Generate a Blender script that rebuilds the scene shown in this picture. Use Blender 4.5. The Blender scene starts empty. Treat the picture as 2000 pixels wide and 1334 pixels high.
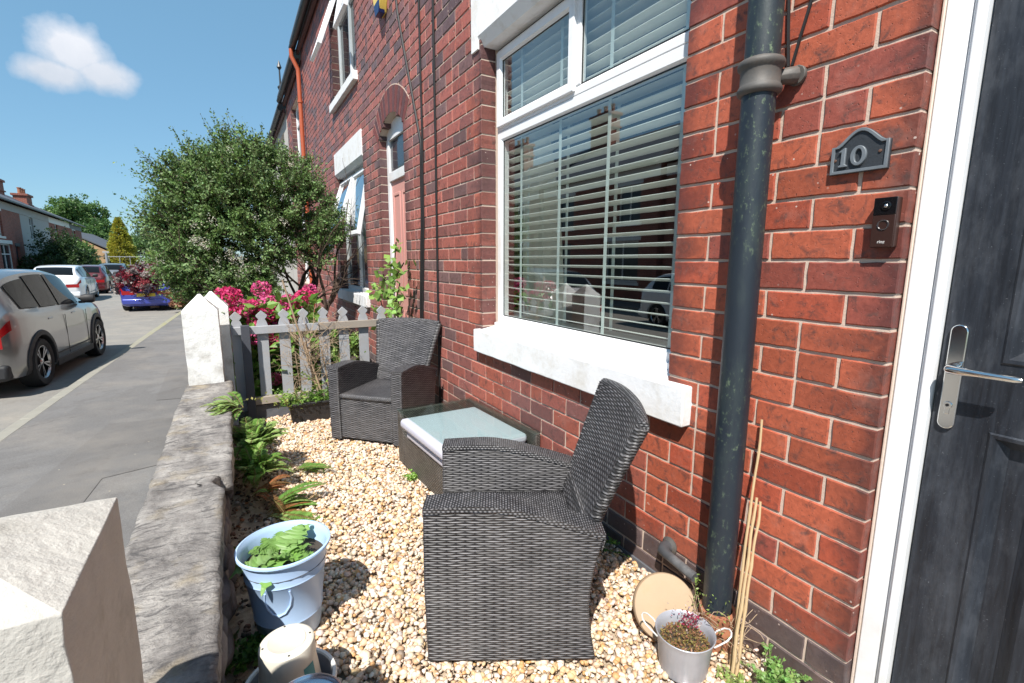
import bpy, bmesh, math, random
import numpy as np
from mathutils import Vector, Matrix, noise as mnoise
random.seed(7); RS = np.random.RandomState(11)
R = math.radians
scene = bpy.context.scene
# ---------------------------------------------------------------- camera
# world: X = towards the house wall, Y = along the street, Z = up; the lens sits at the origin, about 1.3 m above the gravel
yaw, pit, roll = .5228, .1652, .0042
fw = Vector((math.sin(yaw)*math.cos(pit), math.cos(yaw)*math.cos(pit), -math.sin(pit)))
rt = fw.cross(Vector((0,0,1))).normalized(); up = rt.cross(fw)
rt, up = rt*math.cos(roll)+up*math.sin(roll), -rt*math.sin(roll)+up*math.cos(roll)
cam = bpy.data.cameras.new('camera'); co = bpy.data.objects.new('camera', cam); scene.collection.objects.link(co)
cam.sensor_width = 36; cam.lens = 36*941.93/2000; cam.clip_start = .02; cam.clip_end = 2000
M3 = Matrix((rt, up, -fw)).transposed(); co.matrix_world = M3.to_4x4(); scene.camera = co
# ---------------------------------------------------------------- sky + sun
SUN = Vector((-1, -1.05, 1.9)).normalized()
w = bpy.data.worlds.new('World'); scene.world = w; w.use_nodes = True
nt = w.node_tree; nt.nodes.clear()
def N(nt, t, **k):
    n = nt.nodes.new(t)
    for a, v in k.items(): setattr(n, a, v)
    return n
sky = N(nt, 'ShaderNodeTexSky', sky_type='NISHITA', sun_disc=False)
sky.sun_elevation = math.asin(SUN.z); sky.sun_rotation = math.atan2(SUN.x, SUN.y)
sky.air_density = 1.0; sky.dust_density = .25; sky.ozone_density = 2.2; sky.altitude = 0
bg = N(nt, 'ShaderNodeBackground'); bg.inputs[1].default_value = .088
tc = N(nt, 'ShaderNodeTexCoord')
def vm(op, a, b):
    n = N(nt, 'ShaderNodeVectorMath', operation=op)
    for i, v in enumerate((a, b)):
        if v is None: continue
        if hasattr(v, 'links'): nt.links.new(v, n.inputs[i])
        else: n.inputs[i].default_value = v
    return n
def mth(nt, op, a, b=None, c=None, clamp=False):
    n = N(nt, 'ShaderNodeMath', operation=op); n.use_clamp = clamp
    for i, v in enumerate((a, b, c)):
        if v is None: continue
        if hasattr(v, 'links'): nt.links.new(v, n.inputs[i])
        else: n.inputs[i].default_value = v
    return n.outputs[0]
cd = Vector((-.166, .947, .276)).normalized(); cr = Vector((.985, .17, 0)); cr = (cr-cd*cr.dot(cd)).normalized(); cu = cr.cross(cd)
nz = N(nt, 'ShaderNodeTexNoise'); nz.inputs['Scale'].default_value = 11; nz.inputs['Detail'].default_value = 9; nz.inputs['Roughness'].default_value = .62
nt.links.new(tc.outputs['Generated'], nz.inputs['Vector'])
nz2 = N(nt, 'ShaderNodeTexNoise'); nz2.inputs['Scale'].default_value = 30; nz2.inputs['Detail'].default_value = 8
nt.links.new(tc.outputs['Generated'], nz2.inputs['Vector'])
A = vm('DOT_PRODUCT', tc.outputs['Generated'], tuple(cr)).outputs['Value']; B = vm('DOT_PRODUCT', tc.outputs['Generated'], tuple(cu)).outputs['Value']
F = vm('DOT_PRODUCT', tc.outputs['Generated'], tuple(cd)).outputs['Value']
def blob(ax, bx, sa, sb):
    a = mth(nt, 'DIVIDE', mth(nt, 'SUBTRACT', A, ax), sa); b = mth(nt, 'DIVIDE', mth(nt, 'SUBTRACT', B, bx), sb)
    return mth(nt, 'SUBTRACT', 1, mth(nt, 'SQRT', mth(nt, 'ADD', mth(nt, 'MULTIPLY', a, a), mth(nt, 'MULTIPLY', b, b))))
bl = mth(nt, 'MAXIMUM', blob(-.004, .012, .052, .044), mth(nt, 'MAXIMUM', blob(.026, -.012, .048, .030), blob(-.024, -.020, .052, .025)))
bl = mth(nt, 'MAXIMUM', bl, blob(-.165, .0, .045, .016))
dn = mth(nt, 'ADD', bl, mth(nt, 'MULTIPLY', mth(nt, 'SUBTRACT', nz.outputs['Fac'], .5), .75))
dn = mth(nt, 'ADD', dn, mth(nt, 'MULTIPLY', mth(nt, 'SUBTRACT', nz2.outputs['Fac'], .5), .7))
mask = mth(nt, 'MULTIPLY', mth(nt, 'SUBTRACT', dn, .0), 1.7, clamp=True)
mask = mth(nt, 'MULTIPLY', mth(nt, 'MULTIPLY', mask, .93), mth(nt, 'GREATER_THAN', F, 0))
mx = N(nt, 'ShaderNodeMix', data_type='RGBA'); nt.links.new(mask, mx.inputs[0])
tint = N(nt, 'ShaderNodeMix', data_type='RGBA', blend_type='MULTIPLY'); tint.inputs[0].default_value = 1
nt.links.new(sky.outputs[0], tint.inputs[6]); tint.inputs[7].default_value = (.92, 1.05, 1.10, 1)
flat = N(nt, 'ShaderNodeMix', data_type='RGBA'); flat.inputs[0].default_value = .55; nt.links.new(tint.outputs[2], flat.inputs[6]); flat.inputs[7].default_value = (1.55, 3.35, 4.85, 1)
nt.links.new(flat.outputs[2], mx.inputs[6])
# cloud body: brighter crown, greyer base
g = mth(nt, 'MULTIPLY_ADD', B, 9.0, mth(nt, 'MULTIPLY_ADD', nz.outputs['Fac'], .9, .25), clamp=True)
cc = N(nt, 'ShaderNodeMix', data_type='RGBA'); nt.links.new(g, cc.inputs[0]); cc.inputs[6].default_value = (3.6, 4.2, 5.0, 1); cc.inputs[7].default_value = (6.6, 6.7, 7.1, 1)
nt.links.new(cc.outputs[2], mx.inputs[7])
nt.links.new(mx.outputs[2], bg.inputs[0])
wo = N(nt, 'ShaderNodeOutputWorld'); nt.links.new(bg.outputs[0], wo.inputs[0])
sl = bpy.data.lights.new('sun', 'SUN'); so = bpy.data.objects.new('sun', sl); scene.collection.objects.link(so)
sl.energy = 4.6; sl.angle = R(.53); sl.color = (1, .955, .885); so.rotation_euler = SUN.to_track_quat('Z', 'Y').to_euler()
vs = scene.view_settings; vs.view_transform = 'Standard'; vs.look = 'None'; vs.exposure = .72; vs.gamma = 1
scene.cycles.max_bounces = 8; scene.cycles.transparent_max_bounces = 24; scene.cycles.use_denoising = True
scene.cycles.sample_clamp_indirect = 6
# ---------------------------------------------------------------- helpers
COL = scene.collection
class Mt:
    """small wrapper for building node materials"""
    def __init__(s, name):
        s.m = bpy.data.materials.new(name); s.m.use_nodes = True; s.t = s.m.node_tree; s.t.nodes.clear()
        s.out = s.n('ShaderNodeOutputMaterial'); s.b = s.n('ShaderNodeBsdfPrincipled'); s.l(s.b.outputs[0], s.out.inputs[0])
        s._tc = None
    def n(s, t, **k): return N(s.t, t, **k)
    def l(s, a, b): s.t.links.new(a, b)
    @property
    def tc(s):
        if not s._tc: s._tc = s.n('ShaderNodeTexCoord')
        return s._tc
    def set(s, **k):
        for a, v in k.items():
            i = s.b.inputs[a.replace('_', ' ')]
            if hasattr(v, 'links'): s.l(v, i)
            else: i.default_value = (tuple(v)+(1,) if isinstance(v, (tuple, list)) and len(v) == 3 else v)
        return s
    def math(s, *a, **k): return mth(s.t, *a, **k)
    def noise(s, scale, detail=4, rough=.55, vec=None, dist=0, stretch=None):
        x = s.n('ShaderNodeTexNoise'); x.inputs['Scale'].default_value = scale; x.inputs['Detail'].default_value = detail
        x.inputs['Roughness'].default_value = rough; x.inputs['Distortion'].default_value = dist
        v = vec or s.tc.outputs['Object']
        if stretch:
            mp = s.n('ShaderNodeMapping'); mp.inputs['Scale'].default_value = stretch; s.l(v, mp.inputs['Vector']); v = mp.outputs[0]
        s.l(v, x.inputs['Vector']); return x.outputs['Fac']
    def ramp(s, fac, *stops):
        r = s.n('ShaderNodeValToRGB'); s.l(fac, r.inputs[0]); e = r.color_ramp.elements
        while len(e) < len(stops): e.new(.5)
        for i, (p, c) in enumerate(stops):
            e[i].position = p; e[i].color = (tuple(c)+(1,)) if isinstance(c, (tuple, list)) else (c, c, c, 1)
        return r.outputs[0]
    def mix(s, f, a, b, mode='MIX'):
        x = s.n('ShaderNodeMix', data_type='RGBA', blend_type=mode)
        for i, v in ((0, f), (6, a), (7, b)):
            if hasattr(v, 'links'): s.l(v, x.inputs[i])
            elif isinstance(v, (int, float)): x.inputs[i].default_value = v
            else: x.inputs[i].default_value = tuple(v)+(1,)
        return x.outputs[2]
    def attr(s, name='Col'): return s.n('ShaderNodeAttribute', attribute_name=name).outputs['Color']
    def bump(s, h, strength=.5, dist=.002, normal=None):
        x = s.n('ShaderNodeBump'); x.inputs['Strength'].default_value = strength; x.inputs['Distance'].default_value = dist
        s.l(h, x.inputs['Height'])
        if normal: s.l(normal, x.inputs['Normal'])
        s.l(x.outputs[0], s.b.inputs['Normal']); return x.outputs[0]
def plain(name, col, rough=.5, metal=0, var=.12, nscale=6, bump=0, bscale=60, bdist=.002, spec=None, dirt=None, dscale=2.5):
    """one surface with gentle mottling, optional grime patches and fine relief"""
    m = Mt(name); c = m.mix(m.noise(nscale, 5), [x*(1-var) for x in col], [min(1, x*(1+var)) for x in col])
    if dirt: c = m.mix(m.ramp(m.noise(dscale, 8, .68), (.5, 0), (.72, .8)), c, dirt)
    m.set(Base_Color=c, Metallic=metal, Roughness=m.math('MULTIPLY_ADD', m.noise(nscale*3, 3), .25*rough, rough*.87))
    if spec is not None: m.set(Specular_IOR_Level=spec)
    if bump: m.bump(m.noise(bscale, 6, .6), bump, bdist)
    return m.m
class MB:
    """collects shapes and links them as ONE mesh object"""
    def __init__(s): s.v = []; s.f = []; s.c = []
    def add(s, vs, fs, M=None, col=None):
        o = len(s.v)
        for p in vs: p = Vector(p); s.v.append(tuple(M @ p) if M is not None else tuple(p))
        s.f += [tuple(i+o for i in f) for f in fs]; s.c += [col]*len(vs); return s
    def box(s, x0, x1, y0, y1, z0, z1, M=None, col=None):
        vs = [(x, y, z) for z in (z0, z1) for y in (y0, y1) for x in (x0, x1)]
        return s.add(vs, [(0,2,3,1),(4,5,7,6),(0,1,5,4),(2,6,7,3),(0,4,6,2),(1,3,7,5)], M, col)
    def prism(s, poly, a0, a1, axis='x', M=None, col=None):
        """polygon in the plane across `axis`, extruded from a0 to a1"""
        def P(a, q): return {'x': (a, q[0], q[1]), 'y': (q[0], a, q[1]), 'z': (q[0], q[1], a)}[axis]
        n = len(poly); vs = [P(a0, q) for q in poly]+[P(a1, q) for q in poly]
        return s.add(vs, [tuple(range(n))[::-1], tuple(range(n, 2*n))]+[(i, (i+1) % n, n+(i+1) % n, n+i) for i in range(n)], M, col)
    def lathe(s, prof, c=(0,0,0), n=24, M=None, cap0=False, cap1=False, col=None):
        vs = []; fs = []
        for r, z in prof:
            for k in range(n): a = 2*math.pi*k/n; vs.append((c[0]+r*math.cos(a), c[1]+r*math.sin(a), c[2]+z))
        for i in range(len(prof)-1):
            for k in range(n): k2 = (k+1) % n; fs.append((i*n+k, i*n+k2, (i+1)*n+k2, (i+1)*n+k))
        if cap0: fs.append(tuple(range(n))[::-1])
        if cap1: fs.append(tuple((len(prof)-1)*n+k for k in range(n)))
        return s.add(vs, fs, M, col)
    def tube(s, path, rad, n=8, caps=True, M=None, col=None):
        path = [Vector(p) for p in path]; rads = rad if isinstance(rad, (list, tuple)) else [rad]*len(path)
        vs = []; fs = []; prev = None
        for i, p in enumerate(path):
            d = (path[min(i+1, len(path)-1)]-path[max(i-1, 0)]).normalized()
            if prev is None: u = d.orthogonal().normalized()
            else: u = (prev-d*prev.dot(d)); u = u.normalized() if u.length > 1e-6 else d.orthogonal().normalized()
            prev = u; v = d.cross(u)
            for k in range(n): a = 2*math.pi*k/n; vs.append(p+(u*math.cos(a)+v*math.sin(a))*rads[i])
        for i in range(len(path)-1):
            for k in range(n): k2 = (k+1) % n; fs.append((i*n+k, i*n+k2, (i+1)*n+k2, (i+1)*n+k))
        if caps: fs += [tuple(range(n))[::-1], tuple((len(path)-1)*n+k for k in range(n))]
        return s.add(vs, fs, M, col)
    def build(s, name, mat, parent=None, bevel=0, smooth=False, sub=0, world=False, seg=2, **props):
        me = bpy.data.meshes.new(name); o = Vector((0,0,0))
        if world and parent is not None:
            inv = wmat(parent).inverted(); vs = [tuple(inv @ Vector(p)) for p in s.v]
        else: vs = s.v
        me.from_pydata(vs, [], s.f); me.update()
        if any(c is not None for c in s.c):
            at = me.color_attributes.new('Col', 'FLOAT_COLOR', 'POINT')
            at.data.foreach_set('color', np.array([(c or (1,1,1))[:3]+(1,) for c in s.c], 'f').ravel())
        bm = bmesh.new(); bm.from_mesh(me); bmesh.ops.recalc_face_normals(bm, faces=bm.faces); bm.to_mesh(me); bm.free()
        return link(name, me, mat, parent, bevel, smooth, sub, seg, **props)
def wmat(o):
    m = o.matrix_basis.copy()
    while o.parent: o = o.parent; m = o.matrix_basis @ m
    return m
def link(name, me, mat, parent=None, bevel=0, smooth=False, sub=0, seg=2, **props):
    ob = bpy.data.objects.new(name, me); COL.objects.link(ob)
    if mat: me.materials.append(mat)
    if parent is not None: ob.parent = parent
    if bevel:
        b = ob.modifiers.new('bevel', 'BEVEL'); b.width = bevel; b.segments = seg; b.limit_method = 'ANGLE'; b.angle_limit = R(35); b.harden_normals = False
    if sub: x = ob.modifiers.new('sub', 'SUBSURF'); x.levels = sub; x.render_levels = sub
    if smooth or bevel:
        me.polygons.foreach_set('use_smooth', [True]*len(me.polygons))
        if smooth != 'all' and not sub:
            try: me.set_sharp_from_angle(angle=R(42))
            except Exception: pass
    for k, v in props.items(): ob[k] = v
    return ob
def npmesh(name, V, Fa, mat, parent=None, col=None, smooth=False, **props):
    """big meshes from arrays: V (n,3), Fa (m,k)"""
    me = bpy.data.meshes.new(name); V = np.asarray(V, 'f'); Fa = np.asarray(Fa, 'i'); k = Fa.shape[1]
    me.vertices.add(len(V)); me.vertices.foreach_set('co', V.ravel())
    me.loops.add(Fa.size); me.loops.foreach_set('vertex_index', Fa.ravel())
    me.polygons.add(len(Fa)); me.polygons.foreach_set('loop_start', np.arange(0, Fa.size, k, dtype='i'))
    me.update(calc_edges=True)
    if col is not None:
        at = me.color_attributes.new('Col', 'FLOAT_COLOR', 'POINT'); c4 = np.ones((len(V), 4), 'f'); c4[:, :3] = col; at.data.foreach_set('color', c4.ravel())
    me.polygons.foreach_set('use_smooth', np.full(len(Fa), smooth)); me.validate()
    ob = bpy.data.objects.new(name, me); COL.objects.link(ob); me.materials.append(mat)
    if parent is not None: ob.parent = parent
    for a, v in props.items(): ob[a] = v
    return ob
def thing(name, label, cat, loc=(0,0,0), rz=0, group=None):
    o = bpy.data.objects.new(name, None); COL.objects.link(o); o.location = loc; o.rotation_euler = (0, 0, rz); o.empty_display_size = .1
    o['label'] = label; o['category'] = cat
    if group: o['group'] = group
    return o
def tag(o, label, cat, group=None):
    o['label'] = label; o['category'] = cat
    if group: o['group'] = group
    return o
def copy_tree(o, parent=None):
    c = o.copy(); COL.objects.link(c); c.parent = parent
    for ch in [x for x in bpy.data.objects if x.parent == o]: copy_tree(ch, c)
    return c
def lerp(a, b, t): return a+(b-a)*t
D = 1.4183; CO = .0864; Z0 = .5233; YD = .5615; GZ = -1.28; PZ = -1.65; RZ = -1.75
# ---------------------------------------------------------------- leaves
def leaf_mesh(P, dirs, size, wr=.5, col=None, fold=.25, nrm=None, bend=0.):
    """P,dirs (n,3); each leaf a folded diamond of two faces"""
    n = len(P); d = dirs/np.linalg.norm(dirs, axis=1)[:, None]
    a = nrm if nrm is not None else RS.normal(size=(n, 3))
    s = np.cross(d, a); s /= np.linalg.norm(s, axis=1)[:, None]+1e-9; u = np.cross(s, d)
    L = size[:, None]; W = L*wr
    base = P; tip = P+d*L-u*L*bend; mid = P+d*L*.5+u*L*fold*.35
    V = np.stack([base, mid+s*W*.5-u*L*fold*.2, tip, mid-s*W*.5-u*L*fold*.2], 1).reshape(-1, 3)
    i = np.arange(n)[:, None]*4
    Fa = np.concatenate([i+np.array([[0, 1, 2]]), i+np.array([[0, 2, 3]])], 0)
    C = None if col is None else np.repeat(col, 4, 0)
    return V, Fa, C
def leafmat(name, tr=.3, rough=.45, gain=1.0, hue=.485):
    m = Mt(name); c = m.attr(); m.set(Base_Color=c, Roughness=rough, Specular_IOR_Level=.4)
    t = m.n('ShaderNodeBsdfTranslucent'); hs = m.n('ShaderNodeHueSaturation'); hs.inputs['Value'].default_value = 1.5*gain; hs.inputs['Hue'].default_value = hue
    m.l(c, hs.inputs['Color']); m.l(hs.outputs[0], t.inputs[0])
    x = m.n('ShaderNodeMixShader'); x.inputs[0].default_value = tr; m.l(m.b.outputs[0], x.inputs[1]); m.l(t.outputs[0], x.inputs[2]); m.l(x.outputs[0], m.out.inputs[0])
    return m.m
def vcol(n, base, var=.25, hue=.1):
    base = np.array(base); k = 1+RS.uniform(-var, var, (n, 1)); h = 1+RS.uniform(-hue, hue, (n, 3)); return np.clip(base*k*h, 0, 1)
# ================================================================ materials
def brick_mat():
    m = Mt('brick'); c = m.attr(); ob = m.tc.outputs['Object']
    n1 = m.noise(9, 6, .65); n2 = m.noise(60, 5, .6); n3 = m.noise(2.2, 4, .5); n4 = m.noise(22, 6, .7, dist=.6)
    c = m.mix(m.ramp(n2, (.3, 0), (.75, 1)), m.mix(1, c, (.80, .78, .78), 'MULTIPLY'), m.mix(1, c, (1.16, 1.12, 1.08), 'MULTIPLY'))
    c = m.mix(m.ramp(n4, (.52, 0), (.68, .85)), c, (.085, .045, .04))                      # kiln-dark smudges
    c = m.mix(m.ramp(n1, (.56, 0), (.8, .30)), c, (.42, .26, .22))                          # lime bloom
    sp = m.n('ShaderNodeTexVoronoi'); sp.inputs['Scale'].default_value = 34; m.l(ob, sp.inputs['Vector'])
    c = m.mix(m.math('MULTIPLY', m.math('LESS_THAN', sp.outputs['Distance'], .10), m.ramp(n3, (.5, 0), (.6, .9))), c, (.62, .5, .44))
    sx = m.n('ShaderNodeSeparateXYZ'); m.l(ob, sx.inputs[0]); low = m.math('MULTIPLY', m.ramp(m.math('MULTIPLY_ADD', m.noise(3, 5, .6), .5, m.math('MULTIPLY', sx.outputs[2], 1.6)), (.30, .75), (.75, 0)), m.ramp(m.noise(18, 5, .7), (.35, .2), (.65, 1))); c = m.mix(low, c, (.12, .085, .075))   # splash grime low on the wall
    pt = m.noise(130, 3, .6); c = m.mix(m.ramp(pt, (.66, 0), (.72, .8)), c, (.07, .03, .025))
    m.set(Base_Color=c, Roughness=m.math('MULTIPLY_ADD', n2, .25, .46), Specular_IOR_Level=.4)
    h = m.math('SUBTRACT', m.math('ADD', m.math('MULTIPLY', n2, .5), m.math('MULTIPLY', n4, .8)), m.ramp(pt, (.62, 0), (.72, 1))); m.bump(h, .65, .0024); return m.m
def mortar_mat():
    m = Mt('mortar'); c = m.mix(m.noise(4, 5), (.50, .385, .315), (.64, .51, .42)); c = m.mix(m.ramp(m.noise(14, 6, .7), (.6, 0), (.8, .4)), c, (.30, .24, .21))
    m.set(Base_Color=c, Roughness=.9, Specular_IOR_Level=.15); m.bump(m.noise(160, 4, .7), .8, .0018); return m.m
def wicker_mat(name, base, hi, w=.058, h=.0079, strength=1.0):
    m = Mt(name); tc = m.tc; sx = m.n('ShaderNodeSeparateXYZ'); m.l(tc.outputs['Object'], sx.inputs[0])
    sn = m.n('ShaderNodeSeparateXYZ'); m.l(tc.outputs['Normal'], sn.inputs[0])
    ax, ay, az = [m.math('ABSOLUTE', sn.outputs[i]) for i in range(3)]
    useX = m.math('GREATER_THAN', ay, ax); top = m.math('GREATER_THAN', az, .72)
    def sel(f, a, b): return m.math('ADD', m.math('MULTIPLY', f, a), m.math('MULTIPLY', m.math('SUBTRACT', 1, f), b))
    X, Y, Z = sx.outputs[0], sx.outputs[1], sx.outputs[2]
    u = sel(top, X, sel(useX, X, Y)); v = sel(top, Y, Z)
    wb = m.noise(9, 2); v = m.math('MULTIPLY_ADD', wb, .006, v); u = m.math('MULTIPLY_ADD', m.noise(40, 2), .004, u)
    vr = m.math('DIVIDE', v, h); row = m.math('FLOOR', vr); fv = m.math('SUBTRACT', vr, row)
    uu = m.math('MULTIPLY_ADD', m.math('MODULO', m.math('ABSOLUTE', row), 2), .5, m.math('DIVIDE', u, w)); fu = m.math('FRACT', uu)
    sv = m.math('SINE', m.math('MULTIPLY', fv, math.pi)); su = m.math('SINE', m.math('MULTIPLY', fu, math.pi))
    sv = m.math('POWER', sv, .9); hgt = m.math('MULTIPLY', sv, m.math('MULTIPLY_ADD', m.math('POWER', su, .8), .75, .25))
    c = m.ramp(hgt, (.10, [x*.35 for x in base]), (.60, base), (.80, hi), (1, [x*1.8 for x in hi]))  # strand highlights and the shade in the gaps are put into the colour
    cb = m.n('ShaderNodeCombineXYZ'); m.l(m.math('FLOOR', uu), cb.inputs[0]); m.l(row, cb.inputs[1]); wn = m.n('ShaderNodeTexWhiteNoise'); m.l(cb.outputs[0], wn.inputs['Vector']); k = m.math('MULTIPLY_ADD', wn.outputs['Value'], .7, .68); kc = m.n('ShaderNodeCombineXYZ'); [m.l(k, kc.inputs[q]) for q in range(3)]
    c = m.mix(1, c, kc.outputs[0], 'MULTIPLY')
    c = m.mix(m.ramp(m.noise(5, 4), (.42, 0), (.75, .35)), c, (.17, .16, .155))          # dust
    m.set(Base_Color=c, Roughness=m.math('MULTIPLY_ADD', hgt, -.12, .52), Specular_IOR_Level=.5); m.bump(hgt, strength, .004); return m.m
def glass_mat(name, tintc=(.9,.95,.93), boost=1.7, base=.03, bumpy=.0):
    m = Mt(name); ge = m.n('ShaderNodeNewGeometry'); dt = m.n('ShaderNodeVectorMath', operation='DOT_PRODUCT'); m.l(ge.outputs['Incoming'], dt.inputs[0]); m.l(ge.outputs['Normal'], dt.inputs[1])
    fr = m.math('MULTIPLY_ADD', m.math('POWER', m.math('SUBTRACT', 1, m.math('ABSOLUTE', dt.outputs['Value'])), 5), .96, .04)
    f = m.math('MULTIPLY_ADD', fr, boost, base, clamp=True)
    tr = m.n('ShaderNodeBsdfTransparent'); tr.inputs[0].default_value = tintc+(1,); gl = m.n('ShaderNodeBsdfGlossy'); gl.inputs['Roughness'].default_value = .003
    if bumpy:
        b = m.n('ShaderNodeBump'); b.inputs['Strength'].default_value = bumpy; b.inputs['Distance'].default_value = .01; m.l(m.noise(1.6, 1), b.inputs['Height']); m.l(b.outputs[0], gl.inputs['Normal'])
    x = m.n('ShaderNodeMixShader'); m.l(f, x.inputs[0]); m.l(tr.outputs[0], x.inputs[1]); m.l(gl.outputs[0], x.inputs[2]); m.l(x.outputs[0], m.out.inputs[0]); return m.m
def stone_mat():
    m = Mt('coping_stone'); n1 = m.noise(5, 8, .65, stretch=(1.6, .8, 1)); n2 = m.noise(38, 6, .7); n3 = m.noise(16, 6, .75, stretch=(.7, 1.8, 1), dist=1.2)
    c = m.ramp(n1, (.3, (.11, .10, .095)), (.46, (.25, .232, .218)), (.60, (.38, .355, .33)), (.75, (.50, .47, .43)))
    c = m.mix(m.ramp(n3, (.5, 0), (.62, .8)), c, (.085, .08, .08)); c = m.mix(m.ramp(m.noise(90, 4, .7, stretch=(.5, 1.6, 1)), (.6, 0), (.75, .7)), c, (.07, .062, .058)); c = m.mix(m.ramp(m.noise(7, 5), (.55, 0), (.7, .5)), c, (.38, .31, .20))
    c = m.mix(m.ramp(n2, (.6, 0), (.72, .6)), c, (.46, .42, .37))
    m.set(Base_Color=c, Roughness=.88, Specular_IOR_Level=.2); m.bump(m.math('ADD', n3, m.math('MULTIPLY', n2, .8)), 1.0, .011); return m.m
def asphalt_mat(name, base, patch):
    m = Mt(name); n1 = m.noise(.55, 5, .6, dist=.8); n2 = m.noise(150, 3, .7); n3 = m.noise(1.3, 7, .65)
    c = m.mix(m.ramp(n1, (.47, 0), (.5, 1)), base, patch)
    c = m.mix(m.ramp(n3, (.48, 0), (.70, .7)), c, [base[0]*1.55, base[1]*1.45, base[2]*1.3]); c = m.mix(m.ramp(m.noise(5, 7, .7), (.52, 0), (.68, .45)), c, [base[0]*.62, base[1]*.56, base[2]*.52]); c = m.mix(m.ramp(n2, (.35, 0), (.8, .5)), c, [x*2.1 for x in base])
    v = m.n('ShaderNodeTexVoronoi', feature='DISTANCE_TO_EDGE'); v.inputs['Scale'].default_value = .34
    mp = m.n('ShaderNodeMapping'); nn = m.n('ShaderNodeTexNoise'); nn.inputs['Scale'].default_value = 2.2; nn.inputs['Detail'].default_value = 5; m.l(m.tc.outputs['Object'], nn.inputs[0])
    vv = m.n('ShaderNodeVectorMath', operation='MULTIPLY_ADD'); m.l(nn.outputs['Color'], vv.inputs[0]); vv.inputs[1].default_value = (.5, .5, 0); m.l(m.tc.outputs['Object'], vv.inputs[2]); m.l(vv.outputs[0], v.inputs['Vector'])
    c = m.mix(m.math('MULTIPLY', m.math('LESS_THAN', v.outputs['Distance'], .0022), m.math('MULTIPLY', m.ramp(m.noise(.8, 2), (.5, 0), (.56, 1)), .5)), c, (.04, .036, .034))
    lt = m.n('ShaderNodeTexVoronoi'); lt.inputs['Scale'].default_value = 7; m.l(m.tc.outputs['Object'], lt.inputs['Vector'])
    c = m.mix(m.math('LESS_THAN', lt.outputs['Distance'], .045), c, (.36, .31, .25))
    m.set(Base_Color=c, Roughness=.86, Specular_IOR_Level=.25); m.bump(n2, .7, .004); return m.m
def pebble_mat():
    m = Mt('pebble'); c = m.attr(); n = m.noise(90, 5, .65); c = m.mix(m.ramp(n, (.3, 0), (.8, 1)), m.mix(1, c, (.78, .72, .66), 'MULTIPLY'), m.mix(1, c, (1.12, 1.1, 1.06), 'MULTIPLY'))
    m.set(Base_Color=c, Roughness=.55, Specular_IOR_Level=.35); m.bump(n, .3, .002); return m.m
def shader_brick(name, c1, c2, mort, bw=.225, rh=.075, axis='yz'):
    m = Mt(name); b = m.n('ShaderNodeTexBrick'); b.inputs['Scale'].default_value = 1; b.inputs['Brick Width'].default_value = bw; b.inputs['Row Height'].default_value = rh
    b.inputs['Mortar Size'].default_value = .008; b.inputs['Color1'].default_value = c1+(1,); b.inputs['Color2'].default_value = c2+(1,); b.inputs['Mortar'].default_value = mort+(1,)
    sx = m.n('ShaderNodeSeparateXYZ'); cx = m.n('ShaderNodeCombineXYZ'); m.l(m.tc.outputs['Object'], sx.inputs[0])
    m.l(m.math('ADD', sx.outputs[0], sx.outputs[1]), cx.inputs[0]); m.l(sx.outputs[2], cx.inputs[1]); m.l(cx.outputs[0], b.inputs['Vector'])
    c = m.mix(m.ramp(m.noise(1.5, 5), (.4, 0), (.8, .6)), b.outputs['Color'], [x*.6 for x in c1]); m.set(Base_Color=c, Roughness=.8); m.bump(b.outputs['Fac'], -.5, .006); return m.m
def kerb_moss():
    m = Mt('kerb_mossy'); n = m.noise(6, 6, .65); c = m.mix(n, (.22,.21,.185), (.33,.315,.275)); sx = m.n('ShaderNodeSeparateXYZ'); m.l(m.tc.outputs['Object'], sx.inputs[0])
    f = m.math('MULTIPLY', m.ramp(m.math('MULTIPLY', m.math('SUBTRACT', sx.outputs[1], 8), .1), (.2, .05), (.7, .6)), m.ramp(m.noise(9, 5, .7), (.35, 0), (.6, 1))); c = m.mix(f, c, (.30, .28, .085))
    m.set(Base_Color=c, Roughness=.88); m.bump(m.noise(60, 5, .65), .6, .004); return m.m
def downpipe_mat():
    m = Mt('cast_iron_paint'); n1 = m.noise(10, 6, .65, stretch=(1, 1, .25)); n2 = m.noise(70, 5, .7, stretch=(1, 1, .6))
    c = m.mix(m.noise(5, 4, stretch=(1, 1, .3)), (.009, .014, .023), (.024, .034, .045)); c = m.mix(m.ramp(n1, (.5, 0), (.7, .5)), c, (.05, .072, .062))
    c = m.mix(m.math('MULTIPLY', m.ramp(n2, (.56, 0), (.68, .8)), m.ramp(m.noise(3.2, 3, stretch=(1,1,.4)), (.4, 0), (.62, 1))), c, (.22, .30, .17))
    m.set(Base_Color=c, Roughness=m.math('MULTIPLY_ADD', n1, .3, .3), Specular_IOR_Level=.5); m.bump(n2, .35, .002); return m.m
def door_mat():
    m = Mt('door_black'); g = m.noise(14, 8, .65, stretch=(1, 5, .35), dist=.5); w1 = m.noise(5, 7, .7, stretch=(1, 2, .7)); s = m.noise(240, 2, .8)
    c = m.mix(m.ramp(g, (.35, 0), (.7, 1)), (.009, .011, .016), (.028, .034, .046)); c = m.mix(m.ramp(w1, (.48, 0), (.74, .45)), c, (.12, .13, .15))
    c = m.mix(m.ramp(s, (.68, 0), (.76, .5)), c, (.25, .26, .28)); m.set(Base_Color=c, Roughness=m.math('MULTIPLY_ADD', w1, .25, .36)); m.bump(g, .35, .0015); return m.m
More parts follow.
